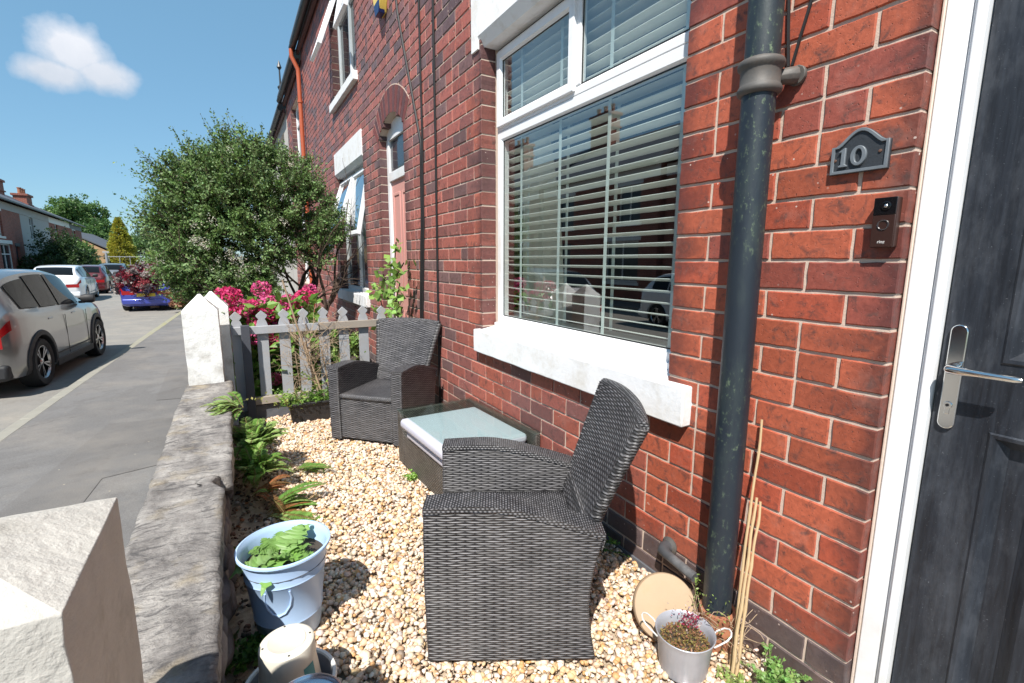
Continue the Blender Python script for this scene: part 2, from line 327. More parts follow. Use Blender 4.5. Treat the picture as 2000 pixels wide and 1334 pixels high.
MT = dict(
 brick=brick_mat(), mortar=mortar_mat(),
 upvc=plain('white_frame', (.80,.81,.83), .32, var=.02, dirt=(.6,.56,.5), dscale=1.4),
 paint_stone=plain('painted_stone', (.80,.80,.81), .7, var=.03, bump=.6, bscale=35, bdist=.003, dirt=(.62,.58,.52), dscale=6),
 seal=plain('sealant', (.62,.50,.42), .8, bump=.4, bscale=90),
 gasket=plain('black_gasket', (.012,.012,.013), .5),
 slat=plain('blind_slat', (.80,.81,.77), .45, var=.04), cord=plain('blind_tape', (.62,.68,.66), .7),
 room=plain('room_dark', (.05,.048,.045), .9), curtain=plain('curtain', (.74,.70,.60), .9, nscale=14, var=.2),
 glass=glass_mat('window_glass', (.90,.96,.94), 2.2, .17), glass2=glass_mat('window_glass_far', (.6,.65,.66), 2.2, .08, .3),
 tglass=glass_mat('table_glass', (.88,.95,.93), .7, .0),
 door=door_mat(), chrome=plain('chrome', (.72,.71,.69), .10, 1, var=.03), iron=downpipe_mat(),
 fitting=plain('old_iron_fitting', (.085,.08,.075), .6, bump=.5, bscale=50, dirt=(.17,.13,.10)),
 terracotta=plain('terracotta', (.34,.135,.07), .7, var=.25, bump=.4, bscale=40, dirt=(.12,.08,.06), dscale=8),
 plaque=plain('slate_plaque', (.032,.037,.044), .5, bump=.7, bscale=70, bdist=.002), plaque_hi=plain('slate_relief', (.15,.17,.19), .42, var=.2, nscale=40),
 screw=plain('rusty_screw', (.12,.06,.04), .6), bell=plain('doorbell_brown', (.035,.014,.010), .38), bell_blk=plain('doorbell_black', (.006,.006,.007), .18),
 ringm=plain('doorbell_metal', (.60,.60,.60), .25, 1), bellmark=plain('doorbell_mark', (.55,.52,.5), .5),
 wicker=wicker_mat('rattan_weave', (.034,.032,.036), (.115,.112,.118)), wicker2=wicker_mat('table_weave', (.050,.043,.037), (.12,.105,.09), w=.018, h=.008),
 wrap=wicker_mat('rattan_wrap', (.032,.031,.034), (.09,.087,.09), w=.5, h=.011), wicker_seat=wicker_mat('rattan_seat', (.038,.037,.041), (.105,.102,.108), w=.014, h=.0085, strength=.7),
 cushion=plain('lavender_vinyl', (.50,.49,.56), .5, var=.05, bump=.15, bscale=30), cushion_top=plain('pale_cushion', (.62,.62,.66), .55, var=.05),
 stone=stone_mat(), rubble=plain('rubble_stone', (.115,.10,.10), .85, var=.5, nscale=12, bump=.9, bscale=28, bdist=.012, dirt=(.25,.22,.20)),
 concrete=plain('pillar_concrete', (.50,.475,.43), .85, var=.16, nscale=11, bump=1.0, bscale=48, bdist=.005, dirt=(.27,.25,.21), dscale=7),
 white_pillar=plain('pillar_white_paint', (.72,.72,.70), .75, var=.05, bump=.8, bscale=26, bdist=.006, dirt=(.34,.31,.27), dscale=6),
 pavement=asphalt_mat('pavement_asphalt', (.150,.145,.142), (.128,.123,.12)), road=asphalt_mat('road_asphalt', (.20,.19,.175), (.20,.19,.175)),
 kerb_moss=kerb_moss(), patch=asphalt_mat('patch_asphalt', (.138,.132,.128), (.122,.116,.112)), kerb=plain('kerb_stone', (.23,.22,.20), .85, var=.2, nscale=5, bump=.5, bscale=50, dirt=(.22,.21,.12), dscale=3),
 soil=plain('soil', (.055,.042,.03), .95, var=.5, nscale=18, bump=.9, bscale=60, bdist=.01), pebble=pebble_mat(),
 bucket=plain('blue_enamel', (.42,.58,.82), .33, var=.03, bump=.05, bscale=20), cream=plain('cream_plastic', (.66,.62,.53), .5, var=.03, dirt=(.5,.46,.38)),
 greyplastic=plain('grey_plastic', (.28,.28,.31), .45), silver=plain('brushed_tin', (.62,.63,.68), .25, .9, var=.06),
 galv=plain('galvanised_steel', (.46,.48,.53), .42, .35, var=.15, nscale=25), handle_w=plain('white_wire', (.66,.66,.64), .4),
 teal=plain('teal_label', (.03,.22,.25), .5), label_w=plain('label_white', (.72,.72,.70), .6), label_k=plain('label_ink', (.02,.02,.02), .6),
 slab=plain('sandstone_disc', (.42,.305,.20), .8, var=.12, nscale=7, bump=.4, bscale=45, dirt=(.42,.28,.15), dscale=5),
 waste=plain('grey_waste_pipe', (.06,.062,.068), .5, bump=.2, dirt=(.3,.3,.3)), cane=plain('bamboo', (.50,.36,.20), .6, var=.2, nscale=20),
 twig=plain('dry_twig', (.36,.26,.17), .8, var=.3, nscale=30), black_plastic=plain('black_planter', (.022,.022,.024), .45, dirt=(.07,.06,.05)),
 fence=plain('grey_fence_paint', (.33,.34,.36), .65, var=.15, nscale=8, bump=.4, bscale=40, dirt=(.36,.32,.28), dscale=7), fence_post=plain('dark_fence_post', (.055,.06,.075), .7, bump=.3),
 fence_bare=plain('bare_fence_rail', (.30,.26,.22), .75, var=.2, bump=.3), bark=plain('bark', (.085,.055,.04), .9, var=.4, nscale=14, bump=.9, bscale=30, bdist=.01),
 cable=plain('black_cable', (.012,.011,.012), .55), leaf=leafmat('leaf'), leafg=leafmat('leaf_glossy', .2, .5), petal=leafmat('petal', .35, .6, .8, .5),
 pink=plain('pink_door', (.60,.30,.26), .45, var=.04), yellow=plain('alarm_yellow', (.78,.56,.12), .35, var=.03), navy=plain('alarm_navy', (.008,.02,.10), .3),
 orange_pipe=plain('orange_downpipe', (.42,.095,.04), .45, var=.08), gutter=plain('black_gutter', (.02,.021,.022), .45), fascia=plain('dark_fascia', (.10,.045,.04), .6),
 slate=plain('slate_roof', (.10,.105,.12), .7, var=.25, nscale=3, bump=.4, bscale=12, bdist=.02), render_w=plain('pale_render', (.48,.455,.42), .9, var=.08, dirt=(.25,.23,.2), dscale=1.2),
 far_brick=shader_brick('far_brick', (.30,.075,.045), (.20,.05,.035), (.30,.2,.16)), buff_brick=shader_brick('buff_brick', (.50,.30,.14), (.40,.22,.10), (.45,.36,.26)),
 grey_render=plain('grey_render', (.40,.39,.38), .9, var=.08), dark_trim=plain('dark_trim', (.05,.055,.07), .5), white_trim=plain('white_trim', (.70,.70,.68), .5),
 winglass=plain('far_window_glass', (.03,.036,.045), .08, var=.3, nscale=1.2), tyre=plain('tyre', (.014,.014,.015), .75, bump=.3, bscale=80), alloy=plain('alloy', (.55,.55,.56), .25, .9),
 cladding=plain('black_cladding', (.022,.022,.024), .6), carglass=plain('car_glass', (.008,.010,.012), .02, var=.1, spec=.2), lampred=plain('tail_lamp', (.30,.008,.01), .12), chrome_trim=plain('chrome_trim', (.6,.6,.6), .2, 1),
 plate=plain('number_plate', (.65,.52,.06), .5), seatback=plain('car_interior', (.02,.02,.02), .9), wood=plain('weathered_post', (.12,.10,.09), .8, bump=.4), pole=plain('street_pole', (.36,.38,.40), .5, .3),
)
def carpaint(name, col, metal=.0, rough=.32):
    m = Mt(name); m.set(Base_Color=m.mix(m.noise(900, 1), [x*.9 for x in col], [min(1, x*1.1) for x in col]), Metallic=metal, Roughness=rough, Coat_Weight=1.0, Coat_Roughness=.04); return m.m
# ================================================================ setting
def sheet(name, x0, x1, y0, y1, z, mat, nx=1, ny=1):
    mb = MB(); 
    for i in range(nx):
        for j in range(ny):
            a, b = lerp(x0, x1, i/nx), lerp(x0, x1, (i+1)/nx); c, d = lerp(y0, y1, j/ny), lerp(y0, y1, (j+1)/ny); mb.add([(a,c,z),(b,c,z),(b,d,z),(a,d,z)], [(0,1,2,3)])
    return mb.build(name, mat, kind='structure')
KX = lambda y: -2.32+.041*y
mb = MB(); mb.add([(-400,-60,RZ-.03),(400,-60,RZ-.03),(400,700,RZ-.03),(-400,700,RZ-.03)], [(0,1,2,3)]); mb.build('ground', plain('far_ground', (.10,.12,.06), .95, var=.3, nscale=.3), kind='structure')
mb = MB(); mb.add([(-9.6,-40,RZ),(KX(-40)-.0,-40,RZ),(KX(90),90,RZ),(-9.6,90,RZ)], [(0,1,2,3)]); mb.build('road', MT['road'], kind='structure')
mb = MB(); mb.add([(KX(-12)+.12,-12,PZ),(1.45,-12,PZ),(1.45,60,PZ),(KX(60)+.12,60,PZ)], [(0,1,2,3)]); mb.build('pavement', MT['pavement'], kind='structure')
mb = MB()
y = -6.
while y < 60:
    L = .91; a, b = KX(y), KX(y+L-.008); mb.add([(a+RS.uniform(-.004,.004), y, RZ-.1), (a+.125, y, RZ-.1), (b+.125, y+L-.008, RZ-.1), (b, y+L-.008, RZ-.1), (a, y, PZ+.004), (a+.125, y, PZ+.004), (b+.125, y+L-.008, PZ+.004), (b, y+L-.008, PZ+.004)],
        [(0,3,2,1),(4,5,6,7),(0,1,5,4),(1,2,6,5),(2,3,7,6),(3,0,4,7)]); y += L
mb.build('kerb', MT['kerb_moss'], bevel=.012, kind='structure')
for pts_ in ([(-1.55,2.2),(-.95,2.2),(-1.05,3.5),(-.98,4.55),(-.45,4.7),(-.38,6.0),(-1.2,6.1),(-1.5,3.9)], [(-.9,6.9),(-.36,6.8),(-.35,8.6),(-.95,8.9)]):
    MB().add([(a,b,PZ+.004) for a,b in pts_], [tuple(range(len(pts_)))]).build('asphalt_patch', MT['patch'], kind='structure')
mb = MB(); mb.box(-9.72, -9.6, -30, 90, RZ-.1, PZ); mb.build('kerb', MT['kerb'], kind='structure')
sheet('pavement', -11.5, -9.72, -30, 90, PZ-.004, MT['pavement'])
MB().box(D-.42, D+.03, -.55, .58, GZ-.3, GZ+.012).build('door_step', MT['kerb'], None, bevel=.006, kind='structure')
# raised garden ground behind the wall (soil), with a gentle uneven surface
def rough_ground(name, x0, x1, y0, y1, z, mat, amp=.012, st=.06):
    nx, ny = int((x1-x0)/st)+1, int((y1-y0)/st)+1; V = []; 
    for j in range(ny+1):
        for i in range(nx+1):
            x, yy = lerp(x0, x1, i/nx), lerp(y0, y1, j/ny); V.append((x, yy, z+amp*mnoise.noise(Vector((x*6, yy*6, 3)))))
    Fq = [(j*(nx+1)+i, j*(nx+1)+i+1, (j+1)*(nx+1)+i+1, (j+1)*(nx+1)+i) for j in range(ny) for i in range(nx)]
    return npmesh(name, V, Fq, mat, smooth=True, kind='structure')
rough_ground('garden_ground', -.2, D+.02, -.3, 4.3, GZ-.022, plain('grit', (.42,.34,.25), .95, var=.6, nscale=30, bump=.9, bscale=90, bdist=.006, dirt=(.08,.06,.045), dscale=2))
rough_ground('garden_soil', -.2, D+.02, 4.3, 10.3, GZ-.03, MT['soil'], .04, .12)
mb = MB(); mb.box(-.22, D, -.5, 10.3, RZ-.2, GZ-.07); mb.build('garden_base', MT['soil'], kind='structure')
# ================================================================ brickwork
def brick_tone(y, z, row):
    r = RS.rand()
    if row >= 19: c = np.array((.105,.072,.078))*RS.uniform(.75,1.25)
    elif y < 1.35:
        c = np.array((.40,.090,.044)) if r < .62 else (np.array((.36,.068,.034)) if r < .85 else np.array((.27,.06,.042)))
    elif y < 3.0:
        c = np.array((.39,.095,.055)) if r < .5 else (np.array((.29,.075,.052)) if r < .8 else np.array((.19,.065,.055)))
        if row > 13: c = c*.9+np.array((.01,.008,.012))
    else:
        c = np.array((.31,.070,.045)) if r < .50 else (np.array((.23,.062,.048)) if r < .85 else np.array((.13,.055,.052)))
        if z > 1.4 and r > .5: c = c*np.array((.8,.9,1.05))
    c = c*.95+np.array((.012,.014,.012))
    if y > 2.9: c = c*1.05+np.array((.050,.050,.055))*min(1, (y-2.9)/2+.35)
    return c*RS.uniform(.80, 1.16)
def inside(y, z, ops): return any(a < y < b and c < z < d for a, b, c, d, *_ in ops)
def brickwork(name, parent, y0, y1, z0, z1, ops, X=None, near=3.0, depth=.10, toneoff=0, tone=brick_tone):
    X = D if X is None else X
    V, Fc, C, MI = [], [], [], []
    def addb(ya, yb, za, zb, dep, t, arris):
        nr = ya < near; j = .0013 if nr else .0008; nl, ns = (8, 3) if nr else (1, 1)
        if yb-ya < .15: nl = max(1, nl//2)
        P = [(lerp(ya, yb, i/nl), za) for i in range(nl)]+[(yb, lerp(za, zb, i/ns)) for i in range(ns)]+[(lerp(yb, ya, i/nl), zb) for i in range(nl)]+[(ya, lerp(zb, za, i/ns)) for i in range(ns)]
        cy, cz = (ya+yb)/2, (za+zb)/2; k = len(P)
        P = [(p[0]+RS.uniform(-j, j), p[1]+RS.uniform(-j, j)) for p in P]
        ins = .0028 if nr else .004; xf = X-RS.uniform(0, .0018); tilt = RS.uniform(-.006, .006); tz = RS.uniform(-.012, .012); o = len(V)
        def I(p, q): return (p[0]+(q if p[0] < cy-(yb-ya)/2+.012 else -q if p[0] > cy+(yb-ya)/2-.012 else 0), p[1]+(q if p[1] < cz-(zb-za)/2+.012 else -q if p[1] > cz+(zb-za)/2-.012 else 0))
        for p in P: q = I(p, ins); V.append((xf+(q[0]-cy)*tilt+(q[1]-cz)*tz, q[0], q[1]))
        for p in P: V.append((X+.0025, p[0], p[1]))
        for p in P: V.append((X+dep, p[0], p[1]))
        Fc.append(tuple(range(o, o+k))); 
        for a in (0, k):
            for i in range(k): Fc.append((o+a+i, o+a+k+i, o+a+k+(i+1) % k, o+a+(i+1) % k))
        MI.extend([0]*(1+2*k))
        for r3 in range(3):
            for p in P:
                cc = t.copy()
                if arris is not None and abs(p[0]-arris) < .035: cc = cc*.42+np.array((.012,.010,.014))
                C.append(tuple(cc))
    rows = range(int(math.floor((Z0-z1)/CO)), int(math.ceil((Z0-z0)/CO))+1)
    for r in rows:
        zt, zb = Z0-r*CO-.005, Z0-(r+1)*CO+.005
        zt2, zb2 = min(zt, z1), max(zb, z0)
        if zt2-zb2 < .02: continue
        zm = (zt2+zb2)/2; cuts = []
        for op in ops:
            a, b, c, d = op[:4]
            if c < zm < d:
                if len(op) > 4 and zm > op[5]:   # arched head: (a,b,c,d,radius,spring,centre)
                    dz = zm-op[6]; hw = math.sqrt(max(0, op[4]**2-dz*dz)); m_ = (a+b)/2; a, b = m_-hw, m_+hw
                cuts.append((a, b))
        cuts.sort(); ints = []; cur = y0
        for a, b in cuts:
            if a > cur: ints.append((cur, a, cur > y0+1e-6, True))
            cur = max(cur, b)
        if cur < y1: ints.append((cur, y1, cur > y0+1e-6, False))
        for a, b, la, lb in ints:
            y = a; half = (r % 2 == 1) if la else False
            if not la: y = a-(.1125 if r % 2 else 0)-(.0)
            edges = [a]; first = True
            while y < b-1e-6:
                st = .1125 if (half and first) else .225
                if st > .2 and RS.rand() < .12 and y+.1125 > a+.03 and y+.1125 < b-.03: edges.append(y+.1125)
                y += st; first = False
                if y > a+.03: edges.append(min(y, b))
            if len(edges) > 2 and edges[-1]-edges[-2] < .06: edges.pop(-2)
            if len(edges) > 2 and edges[1]-edges[0] < .06: edges.pop(1)
            for i in range(len(edges)-1):
                e0, e1 = edges[i], edges[i+1]
                fa, fb = (la and i == 0), (lb and i == len(edges)-2)
                ya = e0+(.0 if fa else .005); yb = e1-(.0 if fb else .005)
                if yb-ya < .015: continue
                ar = e0 if fa else (e1 if fb else None)
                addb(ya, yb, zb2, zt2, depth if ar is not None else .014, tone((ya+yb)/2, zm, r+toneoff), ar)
    # mortar bed behind: boxes between openings
    ys = sorted({y0, y1, *[q for o in ops for q in o[:2]]}); zs = sorted({z0, z1, *[q for o in ops for q in o[2:4]]})
    ys = [q for q in ys if y0 <= q <= y1]; zs = [q for q in zs if z0 <= q <= z1]
    for i in range(len(ys)-1):
        for k in range(len(zs)-1):
            if inside((ys[i]+ys[i+1])/2, (zs[k]+zs[k+1])/2, ops): continue
            o = len(V); e = .003
            ya = ys[i]+(e if ys[i] > y0 and inside(ys[i]-.01, (zs[k]+zs[k+1])/2, ops) else 0); yb = ys[i+1]-(e if inside(ys[i+1]+.01, (zs[k]+zs[k+1])/2, ops) else 0)
            for z in (zs[k], zs[k+1]):
                for yy in (ya, yb):
                    for x in (X+.0045, X+depth+.02): V.append((x, yy, z)); C.append((.6,.5,.4))
            Fc.extend([tuple(o+q for q in f) for f in ((0,2,3,1),(4,5,7,6),(0,1,5,4),(2,6,7,3),(0,4,6,2),(1,3,7,5))]); MI.extend([1]*6)
    me = bpy.data.meshes.new(name); inv = wmat(parent).inverted(); V = [tuple(inv @ Vector(v)) for v in V]
    return V, Fc, C, MI, me
def finish_wall(name, parent, data, extra=None):
    V, Fc, C, MI, me = data
    me.from_pydata(V, [], Fc); me.update(); at = me.color_attributes.new('Col', 'FLOAT_COLOR', 'POINT')
    at.data.foreach_set('color', np.array([tuple(c)[:3]+(1,) for c in C], 'f').ravel())
    me.materials.append(MT['brick']); me.materials.append(MT['mortar']); me.polygons.foreach_set('material_index', MI)
    bm = bmesh.new(); bm.from_mesh(me); bmesh.ops.recalc_face_normals(bm, faces=bm.faces); bm.to_mesh(me); bm.free()
    ob = bpy.data.objects.new(name, me); COL.objects.link(ob); ob.parent = parent; return ob
def wbox(x0, x1, y0, y1, z0, z1, name, mat, parent, bevel=.003, **k):
    return MB().box(x0, x1, y0, y1, z0, z1).build(name, mat, parent, bevel=bevel, world=True, **k)
def frame_boxes(mb, x0, x1, ya, yb, za, zb, wd):
    mb.box(x0, x1, ya, ya+wd, za, zb); mb.box(x0, x1, yb-wd, yb, za, zb); mb.box(x0, x1, ya+wd, yb-wd, za, za+wd); mb.box(x0, x1, ya+wd, yb-wd, zb-wd, zb)
def rough_block(name, x0, x1, y0, y1, z0, z1, mat, parent, n=(6, 40, 6), amp=.004, sc=9, world=True, seed=0, chamfer=None, **k):
    """a dense block whose faces wander a little; corners rounded by bevel"""
    bm = bmesh.new(); bmesh.ops.create_cube(bm, size=1)
    for v in bm.verts: v.co = Vector((x0 if v.co.x < 0 else x1, y0 if v.co.y < 0 else y1, z0 if v.co.z < 0 else z1))
    mx_ = max(n); 
    for ax, cnt in enumerate(n):
        es = [e for e in bm.edges if abs((e.verts[0].co-e.verts[1].co).normalized()[ax]) > .99]
        if cnt > 1: bmesh.ops.subdivide_edges(bm, edges=es, cuts=cnt-1, use_grid_fill=True)
    bm.normal_update()
    for v in bm.verts:
        p = v.co*sc+Vector((seed*7.3, 0, 0)); d = mnoise.noise_vector(p)+.5*mnoise.noise_vector(p*2.7); e = 0
        v.co += d*amp
    me = bpy.data.meshes.new(name); 
    if world and parent is not None: bm.transform(wmat(parent).inverted())
    bm.to_mesh(me); bm.free(); return link(name, me, mat, parent, bevel=k.pop('bevel', .006), smooth=True, **k)
# ---------------------------------------------------------------- own house
WX = D+.095                                   # face of the recessed window frames
own = thing('brick_house', 'red brick terraced house with white bay-less window, blinds and black front door', 'house', (D, 1.0, GZ))
own['label'] = 'nearest red brick terraced house with a wide white window, slatted blinds and a black door'
ops = [(-.42, .5615, -1.6, .97), (1.262, 2.855, -.62, 1.40)]
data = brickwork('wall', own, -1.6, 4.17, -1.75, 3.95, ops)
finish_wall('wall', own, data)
# sealant line between brick and door frame
wbox(D+.031, D+.05, .5535, .5600, -1.3, .97, 'sealant', MT['seal'], own, .002)
# door frame: stepped white profile
df = MB(); df.box(D+.034, D+.12, .506, .553, -1.3, .93); df.box(D+.040, D+.12, .4985, .5055, -1.3, .93); df.box(D+.030, D+.12, .478, .498, -1.3, .93)
df.box(D+.034, D+.12, -.42, -.36, -1.3, .93); df.box(D+.034, D+.12, -.36, .478, .87, .93); df.box(D+.02, D+.14, -.42, .553, -1.3, -1.2)
df.build('door_frame', MT['upvc'], own, bevel=.004, world=True)
# door leaf with sunk panels
DX = D+.052; dy0, dy1 = -.355, .4735; dz0, dz1 = -1.2, .865
door = MB()
pans = [(.06, .368, -.222, .75), (-.27, .0, -.222, .75), (.06, .368, -1.06, -.380), (-.27, .0, -1.06, -.380)]
ys = [dy0, -.27, .0, .06, .368, dy1]; zs = [dz0, -1.06, -.380, -.222, .75, dz1]
for i in range(5):
    for k in range(5):
        ym, zm = (ys[i]+ys[i+1])/2, (zs[k]+zs[k+1])/2
        if inside(ym, zm, pans): door.box(DX+.022, DX+.045, ys[i], ys[i+1], zs[k], zs[k+1])
        else: door.box(DX, DX+.045, ys[i], ys[i+1], zs[k], zs[k+1])
dob = door.build('door', MT['door'], own, bevel=0, world=True)
for a, b, c, d in pans:
    m_ = MB()
    def ringf(o1, x1, o2, x2):
        q1 = [(x1, a+o1, c+o1), (x1, b-o1, c+o1), (x1, b-o1, d-o1), (x1, a+o1, d-o1)]; q2 = [(x2, a+o2, c+o2), (x2, b-o2, c+o2), (x2, b-o2, d-o2), (x2, a+o2, d-o2)]
        m_.add(q1+q2, [(i, (i+1) % 4, 4+(i+1) % 4, 4+i) for i in range(4)])
    ringf(0, DX-.001, .004, DX-.004); ringf(.004, DX-.004, .012, DX-.003); ringf(.012, DX-.003, .030, DX+.018); ringf(.030, DX+.018, .034, DX+.021); ringf(.075, DX+.021, .10, DX+.010)
    q = [(DX+.010, a+.10, c+.10), (DX+.010, b-.10, c+.10), (DX+.010, b-.10, d-.10), (DX+.010, a+.10, d-.10)]; m_.add(q, [(0,1,2,3)])
    m_.build('panel', MT['door'], dob, world=True, smooth=False)
# lever handle on a long plate
hb = MB(); pc, pw = .4445, .0165
outline = [(pc+pw*math.cos(t), -.158+pw*math.sin(t)) for t in np.linspace(0, math.pi, 10)]+[(pc+pw*math.cos(t), -.378+pw*math.sin(t)) for t in np.linspace(math.pi, 2*math.pi, 10)]
hb.prism(outline, DX-.009, DX+.001, 'x')
hb.tube([(DX-.006, pc, -.243), (DX-.03, pc, -.243), (DX-.044, pc-.003, -.243), (DX-.052, pc-.02, -.243), (DX-.052, pc-.05, -.243), (DX-.050, pc-.115, -.244), (DX-.047, pc-.127, -.244)], [.011,.0105,.0105,.0095,.0085,.0075,.005], 14)
hob = hb.build('handle', MT['chrome'], dob, bevel=.0025, smooth=True, world=True)
kb = MB(); kb.tube([(DX-.013, pc, -.335), (DX-.008, pc, -.335)], .0085, 16); kb.box(DX-.0125, DX-.008, pc-.0045, pc+.0045, -.357, -.335); kb.build('keyhole', MT['chrome'], dob, bevel=.001, world=True)
kk = MB(); kk.tube([(DX-.0145, pc, -.335), (DX-.0128, pc, -.335)], .0035, 12); kk.build('key_slot', MT['gasket'], dob, world=True)
# window
def window(parent, ya, yb, za, zb, X, fw_=.052, mullion=None, transom=None, glass='glass', name='window'):
    wn = bpy.data.objects.new(name, None); COL.objects.link(wn); wn.parent = parent
    wn.location = wmat(parent).inverted() @ Vector((X, (ya+yb)/2, za)); return wn
def shaped_frame(mb, X, ya, yb, za, zb, wd, dep=.05, ch=.012):
    """frame with a sloping inner bead"""
    q = lambda o, x: [(x, ya+o, za+o), (x, yb-o, za+o), (x, yb-o, zb-o), (x, ya+o, zb-o)]
    rings = [q(0, X+dep), q(0, X+.003), q(.003, X), q(wd-ch, X), q(wd, X+ch*1.1), q(wd, X+dep)]
    for r0, r1 in zip(rings[:-1], rings[1:]): mb.add(r0+r1, [(i, (i+1) % 4, 4+(i+1) % 4, 4+i) for i in range(4)])
win = window(own, 1.262, 2.855, -.42, 1.27, WX)
wy0, wy1, wz0, wz1 = 1.26, 2.842, -.415, 1.272; tz = .80; my = 2.03
fr = MB()
shaped_frame(fr, WX+.012, wy0, wy1, tz+.0, wz1, .046); shaped_frame(fr, WX+.0125, wy0, wy1, wz0, tz-.001, .06)
fr.box(WX+.013, WX+.05, my-.025, my+.02, tz+.046, wz1-.046)
fr.box(WX-.012, WX+.0115, wy0, wy1+.0, wz0-.025, wz0+.012)                 # projecting sill strip
fr.build('frame', MT['upvc'], win, bevel=.003, world=True)
cs = MB(); shaped_frame(cs, WX-.006, my+.008, wy1-.02, tz+.020, wz1-.022, .052, .03); cs.build('casement_sash', MT['upvc'], win, bevel=.002, world=True)
gk = MB()
def gasket(mb, X, ya, yb, za, zb, t=.005):
    frame_boxes(mb, X, X+.004, ya, yb, za, zb, t)
gasket(gk, WX+.0225, wy0+.06, wy1-.06, wz0+.06, tz-.061); gasket(gk, WX+.010, my+.059, wy1-.071, tz+.071, wz1-.073); gasket(gk, WX+.0225, wy0+.046, my-.025, tz+.046, wz1-.046)
gk.build('gasket', MT['gasket'], win, world=True)
gl = MB()
for x_, a, b, c, d in ((WX+.026, wy0+.06, wy1-.06, wz0+.06, tz-.061), (WX+.014, my+.055, wy1-.068, tz+.068, wz1-.07), (WX+.026, wy0+.046, my-.025, tz+.046, wz1-.046)):
    gl.add([(x_, a, c), (x_, b, c), (x_, b, d), (x_, a, d)], [(0,1,2,3)])
gl.build('glass', MT['glass'], win, world=True)
# venetian blind
sl_ = MB(); BX = WX+.085; nsl = 34; bz0 = -.345; bz1 = 1.26; pit_ = .0500; z = bz0+.02
ang = R(-13)
k = 0
while z < bz1:
    cA, sA = math.cos(ang+RS.uniform(-.02,.02)), math.sin(ang); hw = .0275; th = .0030
    for half, (ya, yb) in enumerate(((wy0+.045, wy1-.02),)):
        pts = [(-hw, 0), (-hw*.4, .0018), (hw*.4, .0018), (hw, 0), (hw, -th), (-hw, -th)]
        poly = [(BX+p[0]*cA-p[1]*sA, z+p[0]*sA+p[1]*cA) for p in pts]
        sl_.prism([(p[0], p[1]) for p in poly], ya, yb, 'y')
    z += pit_; k += 1
sl_.build('blind_slats', MT['slat'], win, world=True)
tp = MB()
for y_ in (1.40, 1.83, 2.22, 2.62):
    tp.box(BX-.0275, BX-.0262, y_-.011, y_+.011, bz0-.01, bz1); tp.box(BX+.0262, BX+.0275, y_-.011, y_+.011, bz0, bz1)
tp.build('blind_tapes', MT['cord'], win, world=True)
cp = MB(); P_ = []
for i in range(26):
    t = i/25; P_.append((BX+.09+.022*math.sin(t*28), 2.80-t*.30))
for sgn in (0,):
    V_ = []; 
    for zc, k_ in ((-.36, 1.0), (.3, .85), (.75, .62), (1.25, 1.0)):
        for p in P_: V_.append((p[0], 2.83-(2.83-p[1])*k_*1.6, zc))
    n_ = len(P_); cp.add(V_, [(r_*n_+i, r_*n_+i+1, (r_+1)*n_+i+1, (r_+1)*n_+i) for r_ in range(3) for i in range(n_-1)])
cp.build('curtain', MT['curtain'], win, world=True, smooth=True)
rm = MB(); rx0, rx1 = D+.125, D+3.4
V_ = [(rx0,1.0,-1.2),(rx1,1.0,-1.2),(rx1,4.1,-1.2),(rx0,4.1,-1.2),(rx0,1.0,1.6),(rx1,1.0,1.6),(rx1,4.1,1.6),(rx0,4.1,1.6)]
rm.add(V_, [(0,1,2,3),(4,7,6,5),(0,4,5,1),(3,2,6,7),(1,5,6,2)]); rm.build('room', MT['room'], own, world=True)
# inner window board and jamb lining (white)
ib = MB(); ib.box(WX+.0505, WX+.20, wy0, wy1, wz0-.03, wz0+.055); ib.box(WX+.0505, WX+.09, wy1-.002, wy1+.05, wz0, wz1); ib.build('window_board', MT['upvc'], win, bevel=.003, world=True)
# lintel with stopped chamfer and stone sill
ln = MB(); LY0, LY1 = 1.14, 2.965; LX = D-.012
ln.prism([(LX, 1.345), (LX, 1.66), (D+.12, 1.66), (D+.12, 1.285), (LX+.035, 1.285)], 1.235, 2.875, 'y')
ln.box(LX, D+.0, 2.876, LY1, 1.275, 1.66); ln.box(LX, D+.0, LY0, 1.234, 1.275, 1.66)
ln.build('lintel', MT['paint_stone'], own, world=True)
rough_block('window_sill', D-.046, D+.125, 1.147, 2.90, -.597, -.449, MT['paint_stone'], own, (3, 50, 4), .0022, 8, bevel=.006)
MB().prism([(D-.03, -.452), (D+.125, -.452), (D+.125, -.424), (D+.083, -.430)], 1.262, 2.855, 'y').build('sill_slope', MT['paint_stone'], own, world=True)
# slate damp strip at the foot of the wall
st = MB(); st.box(D-.010, D-.001, 1.20, 4.1, GZ-.03, GZ+.022); st.box(D-.006, D-.001, 4.17, 4.4, GZ-.03, GZ+.03); st.build('damp_course', MT['slate'], own, bevel=.002, world=True)
# ---------------------------------------------------------------- neighbour house
nb = thing('brick_house', 'red brick terraced house with an arched pink front door and open white windows', 'house', (D, 7, GZ))
Rr = (0.80**2/4+.15**2)/(2*.15); spring, crown = 1.23, 1.38; zc_ = crown-Rr
ops2 = [(4.42, 5.22, -1.75, crown, Rr, spring, zc_), (5.94, 7.60, -.56, 1.208), (6.06, 7.46, 2.13, 3.69)]
data = brickwork('wall', nb, 4.17, 10.35, -1.75, 3.85, ops2, near=0)
V, Fc, C, MI, me = data
inv = wmat(nb).inverted()
def addp(poly, x0, x1, c, mi):
    o = len(V); n_ = len(poly)
    for x in (x0, x1):
        for p in poly: V.append(tuple(inv @ Vector((x, p[0], p[1])))); C.append(c)
    Fc.append(tuple(range(o, o+n_))); Fc.append(tuple(range(o+n_, o+2*n_))[::-1]); MI.extend([mi, mi])
    for i in range(n_): Fc.append((o+i, o+(i+1) % n_, o+n_+(i+1) % n_, o+n_+i)); MI.append(mi)
